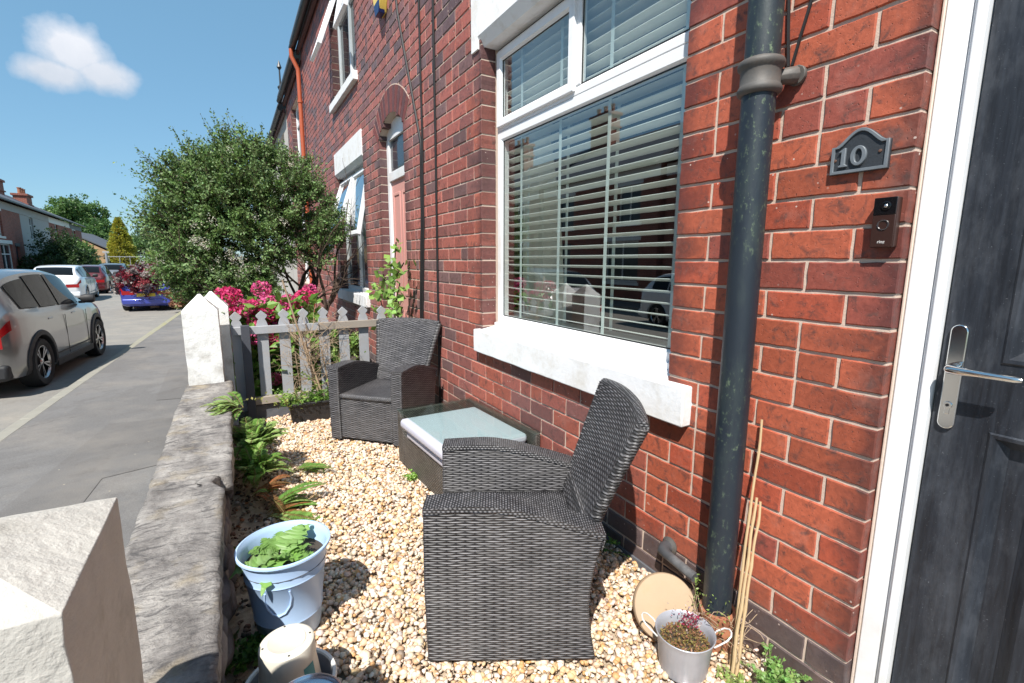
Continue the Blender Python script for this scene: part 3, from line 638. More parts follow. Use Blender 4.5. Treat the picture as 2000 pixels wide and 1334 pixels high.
ym_ = 4.82; a_max = math.asin(.40/Rr)
for sgn in (-1, 1):                                       # spandrels
    arc = [(ym_+sgn*Rr*math.sin(t), zc_+Rr*math.cos(t)) for t in np.linspace(a_max, .02, 10)]
    addp(arc+[(ym_, crown+.02), (ym_+sgn*.42, crown+.02)], D+.006, D+.1, (.6,.5,.4), 1)
nv = 15; am = a_max*1.13
for i in range(nv):
    t0 = -am+2*am*i/nv+.006; t1 = -am+2*am*(i+1)/nv-.006; r0_, r1_ = Rr+.001, Rr+.225
    c = tuple(np.array((.12,.05,.05) if i % 2 else (.20,.055,.045))*RS.uniform(.8,1.2))
    addp([(ym_+r0_*math.sin(t0), zc_+r0_*math.cos(t0)), (ym_+r0_*math.sin(t1), zc_+r0_*math.cos(t1)), (ym_+r1_*math.sin(t1), zc_+r1_*math.cos(t1)), (ym_+r1_*math.sin(t0), zc_+r1_*math.cos(t0))], D-.004, D+.10, c, 0)
arcm = [(ym_+(Rr+.001)*math.sin(t), zc_+(Rr+.001)*math.cos(t)) for t in np.linspace(-am, am, 14)]+[(ym_+(Rr+.235)*math.sin(t), zc_+(Rr+.235)*math.cos(t)) for t in np.linspace(am, -am, 14)]
addp(arcm, D-.0015, D+.095, (.6,.5,.4), 1)
finish_wall('wall', nb, data)
dfm = MB(); FX = D+.075
dfm.box(FX, FX+.06, 5.135, 5.22, -1.3, 1.37); dfm.box(FX, FX+.06, 4.42, 4.50, -1.3, 1.37); dfm.box(FX-.004, FX+.06, 4.50, 5.135, .80, .89); dfm.box(FX, FX+.06, 4.5, 5.135, 1.20, 1.37)
dfm.build('door_frame', MT['upvc'], nb, bevel=.004, world=True)
wbox(FX+.02, FX+.04, 4.50, 5.135, .89, 1.20, 'fanlight', MT['winglass'], nb, 0)
pd = MB(); pd.box(FX+.02, FX+.06, 4.50, 5.135, -1.25, .80); pdo = pd.build('door', MT['pink'], nb, world=True)
pp = MB()
for a, b, c, d in ((4.56, 4.79, -.35, .68), (4.85, 5.08, -.35, .68), (4.56, 4.79, -1.1, -.5), (4.85, 5.08, -1.1, -.5)):
    frame_boxes(pp, FX+.012, FX+.0205, a, b, c, d, .03)
pp.build('panel', MT['pink'], pdo, bevel=.004, world=True)
def lintel_sill(parent, a, b, za, zb, hl=.32, hs=.14, prot=.05):
    ln = MB(); ln.prism([(D-.012, zb+.05), (D-.012, zb+hl), (D+.11, zb+hl), (D+.11, zb), (D+.03, zb)], a-.0, b, 'y'); ln.build('lintel', MT['paint_stone'], parent, world=True)
    rough_block('window_sill', D-prot, D+.12, a-.06, b+.06, za-hs, za, MT['paint_stone'], parent, (3, 24, 3), .003, 7)
lintel_sill(nb, 5.94, 7.60, -.42, 1.16, .33); lintel_sill(nb, 6.06, 7.46, 2.13, 3.62, .25, .10, .055)
def far_window(parent, a, b, za, zb, opened=True, X=WX):
    wn = window(parent, a, b, za, zb, X)
    mid = (a+b)/2; f_ = MB(); shaped_frame(f_, X, a, b, za, zb, .06); f_.box(X, X+.05, mid-.03, mid+.03, za+.06, zb-.06); tt = za+(zb-za)*.70; f_.box(X+.001, X+.05, a+.06, mid-.03, tt-.03, tt+.03); f_.box(X+.001, X+.05, mid+.03, b-.06, tt-.03, tt+.03)
    f_.build('frame', MT['upvc'], wn, bevel=.003, world=True)
    MB().add([(X+.03, a, za), (X+.03, b, za), (X+.03, b, zb), (X+.03, a, zb)], [(0,1,2,3)]).build('pane', MT['winglass'], wn, world=True)
    cu = MB(); n_ = 40; cu.add([(X+.045+.012*math.sin(i*1.9), lerp(a, b, i/n_), z_) for z_ in (za, zb) for i in range(n_+1)], [(i, i+1, n_+2+i, n_+1+i) for i in range(n_)]); cu.build('net_curtain', MT['curtain'], wn, world=True)
    if opened:
        for (ya_, yb_, z1_, z0_, out) in ((mid+.02, b-.01, zb-.06, za+(zb-za)*.30, .34), (a+.01, mid-.02, zb-.06, za+(zb-za)*.45, .16)):
            L_ = z1_-z0_; th_ = math.asin(min(.9, out/L_)); M_ = Matrix.Translation((X-.01, 0, z1_)) @ Matrix.Rotation(th_, 4, 'Y')
            s_ = MB(); t_ = MB(); shaped_frame(t_, -.03, ya_, yb_, -L_, 0, .055, .045); s_.add(t_.v, t_.f, M_); so_ = s_.build('sash', MT['upvc'], wn, bevel=.003, world=True)
            g_ = MB(); g_.add([(-.005, ya_+.05, -L_+.05), (-.005, yb_-.05, -L_+.05), (-.005, yb_-.05, -.05), (-.005, ya_+.05, -.05)], [(0,1,2,3)], M_); g_.build('sash_pane', MT['glass2'], wn, world=True)
    return wn
far_window(nb, 5.945, 7.595, -.42, 1.16); far_window(nb, 6.065, 7.455, 2.13, 3.62)
# ---------------------------------------------------------------- eaves, gutters, roofs along the terrace
def eaves(parent, y0, y1, z, gx=1.22, gut='gutter'):
    g_ = MB(); arc = [(gx+.058+.058*math.cos(t), z+.0+.058*math.sin(t)) for t in np.linspace(math.pi, 2*math.pi, 9)]; arc2 = [(gx+.058+.052*math.cos(t), z+.052*math.sin(t)) for t in np.linspace(2*math.pi, math.pi, 9)]
    g_.prism(arc+arc2, y0, y1, 'y'); g_.build('gutter', MT[gut], parent, world=True, smooth=True)
    MB().box(gx+.125, D-.03, y0, y1, z-.10, z+.0).build('fascia', MT['fascia'], parent, world=True)
    rf = MB(); rf.prism([(gx+.02, z+.06), (gx+.02, z+.09), (D+4.2, z+2.6), (D+4.2, z+2.55)], y0-.0, y1, 'y'); rf.build('roof', MT['slate'], parent, world=True)
eaves(own, -1.6, 4.17, 3.96); eaves(nb, 4.17, 10.35, 3.84)
h3 = thing('brick_house', 'dark red brick terraced house between the orange downpipe and the pale rendered house', 'house', (D, 11.5, GZ))
data = brickwork('wall', h3, 10.35, 13.2, -1.75, 3.68, [(11.1, 12.3, 2.0, 3.3), (11.0, 12.4, -.5, 1.1)], near=0); finish_wall('wall', h3, data)
far_window(h3, 11.1, 12.3, 2.0, 3.3, False); far_window(h3, 11.0, 12.4, -.5, 1.1, False); eaves(h3, 10.35, 13.2, 3.68, 1.22)
wbox(D-.05, D+.1, 11.05, 12.35, 1.9, 2.0, 'window_sill', MT['paint_stone'], h3)
h4 = thing('rendered_house', 'pale rendered terraced house beyond the dark brick houses, mostly behind the bush', 'house', (D, 16, GZ))
wl = MB(); wl.box(D-.004, D+4, 13.2, 14.0, RZ, 3.55); wl.box(D-.004, D+4, 15.3, 19.5, RZ, 3.55); wl.box(D-.004, D+4, 14.0, 15.3, RZ, 2.0); wl.box(D-.004, D+4, 14.0, 15.3, 3.2, 3.55); wl.build('wall', MT['render_w'], h4, world=True)
far_window(h4, 14.0, 15.3, 2.0, 3.2, False); eaves(h4, 13.2, 19.5, 3.52, 1.22)
h5 = thing('gabled_house', 'pale gabled house with a spiked finial at the far end of the terrace', 'house', (D+1.0, 24, GZ)); _D = D; D = D+1.55
MB().box(D-.3, D+5, 21, 28, RZ, 3.4).build('wall', MT['render_w'], h5, world=True)
MB().prism([(20.7, 3.3), (28.3, 3.3), (24.5, 6.6)], D-.45, D+4.8, 'x').build('gable', MT['white_trim'], h5, world=True)
rf = MB(); rf.prism([(20.5, 3.25), (24.5, 6.75), (28.5, 3.25), (28.5, 3.45), (24.5, 7.0), (20.5, 3.45)], D-.62, D+5, 'x'); rf.build('roof', MT['slate'], h5, world=True)
MB().lathe([(.10,0),(.05,.5),(.13,.7),(.04,.8),(.03,1.4),(.10,1.5),(0,1.8)], (D-.5, 24.5, 6.7), 8).build('finial', MT['gutter'], h5, world=True); D = _D
# ================================================================ things fixed to the walls
def near(t, *pts): return Vector(pts[0])
dp = thing('drainpipe', 'thick black cast iron drainpipe with green paint flecks, between the window and the house number', 'drainpipe', (1.331, .918, GZ))
pb = MB(); pb.lathe([(.0455,-1.165),(.0460,-.6),(.0455,.1),(.0455,.468)], (1.331,.918,0), 28); pb.lathe([(.0460,.54),(.0455,1.2),(.0455,2.2),(.0455,3.9)], (1.331,.918,0), 28); pb.build('pipe', MT['iron'], dp, smooth=True, world=True)
cb = MB(); cb.lathe([(.046,.462),(.053,.464),(.058,.470),(.059,.478),(.055,.486),(.0525,.490),(.0525,.525),(.0545,.530),(.0605,.536),(.0615,.545),(.058,.552),(.050,.556),(.0455,.557)], (1.331,.918,0), 28)
cb.build('socket_collar', MT['fitting'], dp, smooth='all', world=True)
eb = MB(); eb.tube([(1.365,.905,.51),(1.385,.872,.512),(1.405,.862,.514)], [.019,.022,.024], 10); eb.tube([(1.405,.862,.514),(1.4175,.862,.514)], .027, 12); eb.tube([(1.365,.93,.51),(1.40,.975,.512),(1.417,.98,.512)], [.016,.018,.024], 10); eb.tube([(1.388,.862,.514),(1.40,.862,.514)], .010, 6)
eb.build('bracket', MT['fitting'], dp, bevel=.002, smooth=True, world=True)
tb = MB(); tb.lathe([(.046,-1.150),(.058,-1.152),(.060,-1.172),(.056,-1.178),(.056,-1.20),(.060,-1.205),(.060,-1.222),(.054,-1.228),(.052,-1.30)], (1.335,.916,0), 26); tb.build('clay_socket', MT['terracotta'], dp, smooth=True, world=True)
op_ = thing('drainpipe', 'orange plastic drainpipe with a swan neck on the neighbouring brick house', 'drainpipe', (D-.06, 10.25, GZ))
ob_ = MB(); ob_.tube([(1.25,10.25,3.78),(1.25,10.25,3.66),(1.345,10.25,3.46),(1.35,10.25,3.35),(1.35,10.25,GZ)], .038, 12); ob_.build('pipe', MT['orange_pipe'], op_, smooth=True, world=True)
[MB().lathe([(.039,-.02),(.047,-.02),(.047,.02),(.039,.02)], (1.35,10.25,z_), 12).build('clip', MT['orange_pipe'], op_, world=True) for z_ in (2.9,1.2,-.3)]
# house number plaque
pq = thing('house_number_plaque', 'dark slate plaque with an arched top reading 10, on bricks by the door', 'sign', (D, .677, .227))
def arch_outline(o=0):
    y0_, y1_, z0_, zs_ = .6105+o, .7435-o, .228+o, .2985-o*.6; pts = [(y0_, z0_), (y1_, z0_), (y1_, zs_)]
    for i in range(13):
        t = i/12; yy = lerp(y1_-.010, y0_+.010, t); s_ = math.sin(math.pi*t); pts.append((yy, zs_+(.038-o*.4)*(s_**1.35)))
    return pts+[(y0_, zs_)]
pm = MB(); pm.prism(arch_outline(0), D-.010, D-.0005, 'x'); pm.build('plate', MT['plaque'], pq, bevel=.001, world=True)
rb = MB(); o1, o2 = arch_outline(.0008), arch_outline(.0085); n_ = len(o1)
rb.add([(D-.0145, *p) for p in o1]+[(D-.0145, *p) for p in o2]+[(D-.009, *p) for p in o1]+[(D-.009, *p) for p in o2], [(i, (i+1) % n_, n_+(i+1) % n_, n_+i) for i in range(n_)]+[(i, (i+1) % n_, 2*n_+(i+1) % n_, 2*n_+i) for i in range(n_)]+[(n_+i, n_+(i+1) % n_, 3*n_+(i+1) % n_, 3*n_+i) for i in range(n_)])
rb.build('raised_border', MT['plaque_hi'], pq, bevel=.001, world=True)
def text_obj(name, body, size, loc, depth, mat, parent, rot=None, ext=.002, bevel=0, bold=0, spacing=1.0, sx=1.0):
    cu = bpy.data.curves.new(name, 'FONT'); cu.body = body; cu.size = size; cu.extrude = depth; cu.align_x = 'CENTER'; cu.align_y = 'CENTER'; cu.bevel_depth = bevel; cu.offset = bold; cu.space_character = spacing
    ob = bpy.data.objects.new(name, cu); COL.objects.link(ob); cu.materials.append(mat)
    ob.parent = parent; ob.matrix_basis = wmat(parent).inverted() @ Matrix.Translation(loc) @ (rot or Matrix(((0,0,-1,0),(-1,0,0,0),(0,1,0,0),(0,0,0,1)))) @ Matrix.Diagonal((sx,1,1,1))
    bpy.context.view_layer.update(); me = bpy.data.meshes.new_from_object(ob.evaluated_get(bpy.context.evaluated_depsgraph_get())); mb_ = ob.matrix_basis.copy(); bpy.data.objects.remove(ob)
    o2 = bpy.data.objects.new(name, me); COL.objects.link(o2); o2.parent = parent; o2.matrix_basis = mb_; return o2
# serif "1" and "0" built as relief
nm = MB(); X_ = D-.0165
one = [(.723-.0,.245),(.723,.2495),(.7175,.2515),(.7175,.283),(.7235,.281),(.7235,.285),(.711,.2925),(.7075,.2925),(.7075,.2515),(.7025,.2495),(.7025,.245)]
nm.prism(one, X_, D-.009, 'x')
E_ = lambda cy, cz, ry, rz: [(cy+ry*math.cos(t), cz+rz*math.sin(t)) for t in np.linspace(0, 2*math.pi, 28, endpoint=False)]
oa, oi = E_(.6775,.2685,.0185,.0245), E_(.6775,.2685,.0085,.0165); n_ = 28
nm.add([(X_, *p) for p in oa]+[(X_, *p) for p in oi]+[(D-.009, *p) for p in oa]+[(D-.009, *p) for p in oi], [(i, (i+1) % n_, n_+(i+1) % n_, n_+i) for i in range(n_)]+[(i, (i+1) % n_, 2*n_+(i+1) % n_, 2*n_+i) for i in range(n_)]+[(n_+i, n_+(i+1) % n_, 3*n_+(i+1) % n_, 3*n_+i) for i in range(n_)])
nm.build('numeral', MT['plaque_hi'], pq, bevel=.0012, world=True)
[MB().lathe([(.0042,0),(.0035,.002),(0,.0026)], (0,0,0), 10, Matrix.Translation((D-.0105,y_,z_)) @ Matrix.Rotation(R(-90),4,'Y')).build('screw', MT['screw'], pq, world=True) for y_, z_ in ((.6305,.272),(.7335,.264))]
# doorbell
bl_ = thing('video_doorbell', 'brown video doorbell with black camera window and silver ring button, below the number plaque', 'doorbell', (D, .5975, .035))
b_ = MB(); b_.box(D-.026, D-.001, .5725, .6225, .037, .157); b_.build('case', MT['bell'], bl_, bevel=.003, world=True)
MB().box(D-.0285, D-.0255, .5735, .6215, .1155, .1565).build('camera_window', MT['bell_blk'], bl_, bevel=.001, world=True)
MB().box(D-.0275, D-.0255, .5735, .6215, .038, .1150).build('face_plate', MT['bell'], bl_, bevel=.001, world=True)
MXn = Matrix.Rotation(R(-90), 4, 'Y')
l_ = MB(); l_.lathe([(.0105,0),(.0105,.002),(.0085,.003),(.007,.001),(.005,.002),(0,.004)], (0,0,0), 24, Matrix.Translation((D-.0285,.5945,.136)) @ MXn); l_.build('lens', MT['bell_blk'], bl_, smooth=True, world=True)
l_ = MB(); l_.lathe([(.0042,0),(.0025,.0016),(0,.002)], (0,0,0), 16, Matrix.Translation((D-.0322,.5945,.136)) @ MXn); l_.build('lens_glint', MT['ringm'], bl_, smooth=True, world=True)
l_ = MB(); l_.lathe([(.0098,0),(.0106,.0018),(.0124,.0018),(.0130,0)], (0,0,0), 32, Matrix.Translation((D-.0275,.5975,.091)) @ MXn); l_.build('button_ring', MT['ringm'], bl_, smooth=True, world=True)
text_obj('lettering', 'ring', .0105, (D-.0279, .5975, .0505), .0002, MT['bellmark'], bl_, bold=.0002)
# alarm box on the neighbour's front
al = thing('alarm_box', 'yellow burglar alarm box with a navy lower tip, high on the brick wall', 'alarm box', (D, 4.84, 2.2))
MB().prism([(4.70,2.42),(4.70,2.72),(4.98,2.72),(4.98,2.42),(4.90,2.235),(4.78,2.235)][::-1], D-.075, D-.001, 'x').build('cover', MT['yellow'], al, bevel=.008, world=True)
MB().prism([(4.745,2.335),(4.94,2.335),(4.90,2.228),(4.78,2.228)], D-.0775, D-.02, 'x').build('tip_panel', MT['navy'], al, bevel=.004, world=True)
# cables, plus two thin strands standing in for shadow lines
def cable(path, r, label):
    p0 = Vector(path[len(path)//2]); pts = []
    for i in range(len(path)-1):
        a, b = Vector(path[i]), Vector(path[i+1]); n_ = max(2, int((b-a).length/.12))
        for k in range(n_): pts.append(a.lerp(b, k/n_)+Vector((0, .006*mnoise.noise(a.lerp(b, k/n_)*6), 0)))
    pts.append(Vector(path[-1])); m_ = MB(); m_.tube(pts, r, 6); ob = m_.build('wall_cable_or_shadow', MT['cable'], smooth=True); tag(ob, label, 'cable', 'cables clipped to the brickwork'); return ob
cable([(D-.012,4.62,3.9),(D-.012,4.50,2.4),(D-.011,4.44,2.1),(D-.011,3.935,.95),(D-.011,3.95,.4),(D-.011,4.04,-.4),(D-.011,4.06,-1.2)], .0105, 'black cable slanting down from beside the alarm box, then straight down by the arched door')
cable([(D-.010,3.90,3.9),(D-.010,3.905,2.0),(D-.010,3.898,.96),(D-.010,3.92,.3),(D-.010,4.0,-.45),(D-.010,4.02,-1.2)], .008, 'thin black cable running straight down the bricks, meeting the slanting one')
cable([(D-.010,3.60,3.9),(D-.010,3.605,1.85),(D-.010,3.615,.6),(D-.010,3.628,-.36),(D-.010,3.63,-1.15)], .009, 'black cable running straight down the bricks nearest the white window')
cable([(D-.008,.835,3.9),(D-.008,.838,.70),(D-.008,.878,.545)], .0045, 'thin black strand in place of a cast shadow line above the drainpipe bracket, nearer the door')  # strand added to draw a shadow line on the bricks
cable([(D-.008,.93,3.9),(D-.008,.905,.725),(D-.008,.888,.545)], .0045, 'thin black strand in place of a cast shadow line above the drainpipe bracket, nearer the pipe')  # second added strand, for the other shadow line
# waste pipe stub
wp = thing('waste_pipe', 'short grey waste pipe elbow poking from the brick above the round stone', 'pipe', (D, 1.2, -1.11))
m_ = MB(); m_.tube([(D+.01,1.20,-1.105),(D-.035,1.20,-1.105),(D-.052,1.188,-1.105),(D-.058,1.165,-1.106),(D-.062,1.085,-1.112),(D-.063,1.03,-1.118)], [.024,.024,.023,.018,.0175,.0175], 14, caps=True); m_.build('elbow', MT['waste'], wp, smooth=True, world=True)
m_ = MB(); m_.lathe([(.034,0),(.036,.006),(.022,.016)], (0,0,0), 14, Matrix.Translation((D-.001,1.20,-1.105)) @ MXn); m_.build('mortar_collar', MT['fitting'], wp, smooth=True, world=True)
# ================================================================ rattan chairs
def arm_poly(): # side profile (y forward, z up)
    top = [(lerp(.272, -.288, t), .523-(.088*max(0, t-.30)**1.6/.70**1.6)+.008*math.sin(math.pi*min(1, t*1.4))) for t in np.linspace(0, 1, 14)]
    back = [(-.288+.016*t+.034*math.sin(math.pi*t), lerp(.435, .0, t)) for t in np.linspace(0, 1, 12)][1:]
    return [(.268, 0)]+[(.275, .28)]+top+back
def panel_mesh(poly, x0, x1, name, mat, parent, M=None, inset=0):
    m_ = MB(); m_.prism(poly, x0, x1, 'x', M); return m_.build(name, mat, parent, bevel=.008, seg=3)
def make_chair(label, loc, rz):
    t = thing('rattan_armchair', label, 'armchair', loc, rz, 'matching rattan armchairs either side of the low table')
    ap = arm_poly()
    for sx in (-1, 1):
        a, b = (sx*.205, sx*.29); panel_mesh(ap, min(a,b), max(a,b), 'arm', MT['wicker'], t)
        cap = MB(); top = [p for p in ap if p[1] > .42]
        top = ap[2:17]
        for k in range(len(top)-1):
            (ya, za), (yb, zb) = top[k], top[k+1]; cap.add([(min(a,b)-.004, ya, za-.012), (max(a,b)+.004, ya, za-.012), (max(a,b)+.004, yb, zb-.012), (min(a,b)-.004, yb, zb-.012), (min(a,b)-.004, ya, za+.006), (max(a,b)+.004, ya, za+.006), (max(a,b)+.004, yb, zb+.006), (min(a,b)-.004, yb, zb+.006)],
                [(4,5,6,7),(0,1,5,4),(2,3,7,6),(0,3,7,4)[::-1],(1,2,6,5)])
        # armrest wrap
        cap.build('armrest', MT['wicker_seat'], t, bevel=.0)
    fb = MB(); fb.box(-.205, .205, .235, .262, .015, .325); fb.build('front_panel', MT['wicker'], t, bevel=.006)
    sp = MB(); ns = 12
    V_ = [(lerp(-.205,.205,i/ns), lerp(-.235,.266,j/ns), .335-.014*math.sin(math.pi*i/ns)*math.sin(math.pi*min(1,j/ns))) for j in range(ns+1) for i in range(ns+1)]
    Fq = [(j*(ns+1)+i, j*(ns+1)+i+1, (j+1)*(ns+1)+i+1, (j+1)*(ns+1)+i) for j in range(ns) for i in range(ns)]
    sp.add(V_, Fq); so_ = sp.build('seat', MT['wicker_seat'], t, smooth=True); sd = so_.modifiers.new('thick', 'SOLIDIFY'); sd.thickness = .03; sd.offset = -1
    # backrest: leaning, wider at the top, crowned top edge, slightly dished
    bk = MB(); nu, nv_ = 16, 18; th = .034
    def bp(u, v, off):
        u2 = u*2-1; hw = lerp(.200, .272, v**1.2); zt = lerp(.33, .778+.016*(1-abs(u2)**2), v); lean = lerp(-.235, -.412, ((zt-.33)/.5)**1.12); dish = -.026*(1-u2*u2)*(.3+.7*v)
        return (u2*hw, lean+dish+off, zt)
    V_ = [bp(i/nu, j/nv_, o) for o in (th/2, -th/2) for j in range(nv_+1) for i in range(nu+1)]; L_ = (nu+1)*(nv_+1)
    Fq = [(j*(nu+1)+i, j*(nu+1)+i+1, (j+1)*(nu+1)+i+1, (j+1)*(nu+1)+i) for j in range(nv_) for i in range(nu)]
    Fq += [tuple(q+L_ for q in f[::-1]) for f in Fq]
    rim = [i for i in range(nu+1)]+[j*(nu+1)+nu for j in range(1, nv_+1)]+[nv_*(nu+1)+i for i in range(nu-1, -1, -1)]+[j*(nu+1) for j in range(nv_-1, 0, -1)]
    Fq += [(rim[k], rim[(k+1) % len(rim)], rim[(k+1) % len(rim)]+L_, rim[k]+L_) for k in range(len(rim))]
    bk.add(V_, Fq); bko = bk.build('backrest', MT['wicker'], t, smooth=True)
    for sx in (0, 1):
        ed = MB(); P_ = [Vector(bp(sx, v, 0)) for v in np.linspace(.0, 1.0, 16)]; P_ = [p+Vector((.0*(1 if sx else -1), 0, 0)) for p in P_]
        # ribbed wrapped edge tube
        pts, rr = [], []
        n_ = 150
        for k in range(n_):
            f = k/(n_-1)*15; i = min(14, int(f)); pts.append(P_[i].lerp(P_[i+1], f-i)); rr.append(.0205+.0018*math.sin(k*2*math.pi/3.0))
        ed.tube(pts, rr, 10); ed.build('wrapped_edge', MT['wrap'], bko, smooth='all')
    tp_ = MB(); pts = [Vector(bp(u, 1, 0)) for u in np.linspace(0, 1, 20)]; tp_.tube(pts, .0185, 10); tp_.build('top_rail', MT['wicker_seat'], bko, smooth=True)
    rb_ = MB(); rb_.box(-.205, .205, -.262, -.240, .015, .42); rb_.build('rear_panel', MT['wicker'], t, bevel=.005)
    [MB().lathe([(.016,-.012),(.016,.01)], (x_, y_, 0), 8, cap0=True).build('foot', MT['gasket'], t) for x_ in (-.25,.25) for y_ in (-.24,.24)]
    return t
def face_rot(fx, fy): return math.atan2(fy, fx)-math.pi/2
ch1 = make_chair('dark rattan armchair nearest the drainpipe, seen from its side, back towards the wall', (.820, 1.430, GZ+.012), face_rot(-.88, .48))
ch2 = make_chair('dark rattan armchair by the picket fence, facing the low glass table', (.925, 3.50, GZ+.012), face_rot(-.72, -.69))
# ================================================================ low table with cushions under its glass
rzt = R(3); tb_ = thing('coffee_table', 'low brown rattan coffee table with a loose clear glass top', 'table', (1.125, 2.52, GZ+.008), rzt)
hx, hy = .262, .41
bx = MB()
for (a,b,c,d,zt) in ((-hx,-hx+.03,-hy,hy-.10,.205),(hx-.03,hx,-hy,hy,.335),(-hx+.03,hx-.03,hy-.03,hy,.335),(-hx+.03,hx-.03,-hy,-hy+.03,.205)): bx.box(a,b,c,d,0,zt)
bx.prism([(hy-.10,.0),(hy-.0,.0),(hy-.0,.335),(hy-.03,.335),(hy-.10,.205)], -hx, -hx+.03, 'x')
bx.build('rattan_body', MT['wicker2'], tb_, bevel=.005)
bt = MB(); bt.box(-hx+.03,hx-.03,-hy+.03,hy-.03,.02,.12); bt.build('inner_shelf', MT['gasket'], tb_)
gt = MB(); gt.box(-hx-.004,hx+.004,-hy-.004,hy+.004,.339,.345); gt.build('glass_top', MT['tglass'], tb_, bevel=.0015)
def cushion(label, x0, x1, y0, y1, z0, z1, tilt, mat='cushion'):
    M_ = Matrix.Translation((1.125,2.52,GZ+.008)) @ Matrix.Rotation(rzt,4,'Z') @ Matrix.Translation(((x0+x1)/2,(y0+y1)/2,(z0+z1)/2)) @ Matrix.Rotation(tilt,4,'Y')
    m_ = MB(); a, b, c = (x1-x0)/2, (y1-y0)/2, (z1-z0)/2; m_.box(-a, a, -b, b, -c, c); o = m_.build('seat_cushion', MT[mat], None, bevel=c*.8, seg=4); o.matrix_basis = M_; return o
tag(cushion('', -.305, .215, -.36, .255, .272, .330, R(.5)), 'lavender seat cushion lying directly under the glass of the low table', 'cushion', 'folded cushions stuffed in the low table')
tag(cushion('', -.275, .205, -.37, .235, .212, .268, R(-1.5)), 'lower lavender seat cushion poking out beneath the other in the low table', 'cushion', 'folded cushions stuffed in the low table')
# ================================================================ pots
bk_ = thing('plant_bucket', 'pale blue enamel bucket with leafy weeds growing in it', 'bucket', (.083, 1.705, GZ+.006))
bm_ = MB(); bm_.lathe([(.0,.0),(.098,.0),(.101,.004),(.108,.075),(.111,.078),(.109,.083),(.126,.225),(.1295,.229),(.1275,.234),(.138,.300),(.146,.306),(.150,.312),(.149,.318),(.143,.320),(.138,.312),(.132,.30),(.122,.20)], (0,0,0), 56); bm_.build('body', MT['bucket'], bk_, smooth=True)
hd = MB(); t0 = R(252); hd.tube([(Matrix.Rotation(t0+a_,4,'Z') @ Vector((r_,0,z_))) for a_, r_, z_ in [(-.30,.1255,.215),(-.34,.123,.19),(-.30,.120,.16),(-.17,.117,.135),(0,.116,.126),(.17,.117,.135),(.30,.120,.16),(.34,.123,.19),(.30,.1255,.215)]], .0035, 6); hd.build('embossed_handle', MT['bucket'], bk_, smooth=True)
sb = MB(); sb.lathe([(0,.262),(.06,.266),(.134,.258)], (0,0,0), 24); sb.build('compost', MT['soil'], bk_)
def big_leaf(V, Fc, C, base, d, L, W, col, droop=.4, lobes=5, nrm=None):
    d = Vector(d).normalized(); s = d.cross(nrm or Vector((0,0,1)))
    if s.length < .01: s = Vector((1,0,0))
    s.normalize(); u = s.cross(d); n = 26; o = len(V)
    for i in range(n+1):
        t = i/n; wd = W*.5*(math.sin(math.pi*min(1, t**.75))**.8)*(1+.30*math.sin(t*6.5*2*math.pi)+.12*RS.uniform(-1,1)) if 0 < t < 1 else .001
        p = Vector(base)+d*L*t-Vector((0,0,1))*droop*L*t*t+u*L*(.05*math.sin(t*9)+.02*math.sin(t*37))
        for sgn, k in ((-1, 1), (0, 0), (1, 1)): V.append(tuple(p+s*wd*sgn+u*(wd*.25*k+.02*L*math.sin(t*14+sgn)*k))); C.append(tuple(np.array(col)*RS.uniform(.85,1.15)*(1.15 if sgn == 0 else 1)))
    for i in range(n):
        for k in (0, 1): Fc.append((o+i*3+k, o+i*3+k+1, o+(i+1)*3+k+1, o+(i+1)*3+k))
def leafy(name, parent, specs, mat='leaf', **kw):
    V, Fc, C = [], [], []
    for sp in specs: big_leaf(V, Fc, C, *sp)
    return npmesh(name, V, Fc, MT[mat], parent, np.array(C), smooth=True, **kw)
sp_ = []
for i in range(26):
    a_ = RS.uniform(0, 6.28); r_ = RS.uniform(.01,.075); b_ = (-.01+r_*math.cos(a_), .01+r_*math.sin(a_), .265+RS.uniform(0,.02)); sp_.append((b_, (math.cos(a_+RS.uniform(-.8,.8)), math.sin(a_), RS.uniform(.25,1.0)), RS.uniform(.05,.09), RS.uniform(.035,.055), (.17,.30,.08), .35))
sp_ += [((-.02,.03,.275),(.85,.35,.50),.155,.085,(.23,.37,.11),.25),((.0,-.01,.275),(.5,.7,.55),.14,.08,(.20,.34,.10),.2),((-.02,-.02,.275),(-.75,-.05,.35),.165,.07,(.22,.35,.12),.55),((-.01,-.04,.272),(-.55,-.75,.3),.13,.06,(.19,.36,.08),.6),((.02,.02,.272),(.1,-1,.4),.11,.06,(.18,.35,.07),.3)]
leafy('weeds', bk_, sp_)
cp_ = thing('plant_pot', 'upturned cream plastic pot with a teal sticker beside the blue bucket', 'plant pot', (.052, 1.335, GZ+.007))
cm = MB(); cm.lathe([(0,.232),(.046,.232),(.048,.2335),(.050,.232),(.0505,.2314),(.0635,.2312),(.0655,.231),(.070,.228),(.072,.220),(.0735,.185),(.072,.178),(.092,.02),(.098,.018),(.099,.0)], (0,0,0), 44); cm.build('body', MT['cream'], cp_, smooth=True)
[MB().lathe([(.003,.2322),(0,.2323)], (.060*math.cos(a_), .060*math.sin(a_), 0), 8).build('drain_hole', MT['gasket'], cp_) for a_ in (0,1.57,3.14,4.71)]
def wrap_label(name, mat, a0, a1, z0, z1, off=.0008, r=lambda z: .092+(.072-.092)*(z-.02)/(.158)):
    V_ = [((r(z)+off)*math.cos(a), (r(z)+off)*math.sin(a), z) for z in (z0, z1) for a in np.linspace(a0, a1, 8)]
    return MB().add(V_, [(i, i+1, 9+i, 8+i) for i in range(7)]).build(name, MT[mat], cp_)
A0 = R(268)
wrap_label('label', 'label_w', A0-.10, A0+.50, .115, .165); wrap_label('label_band', 'teal', A0+.50, A0+.98, .105, .178)
bc = MB()
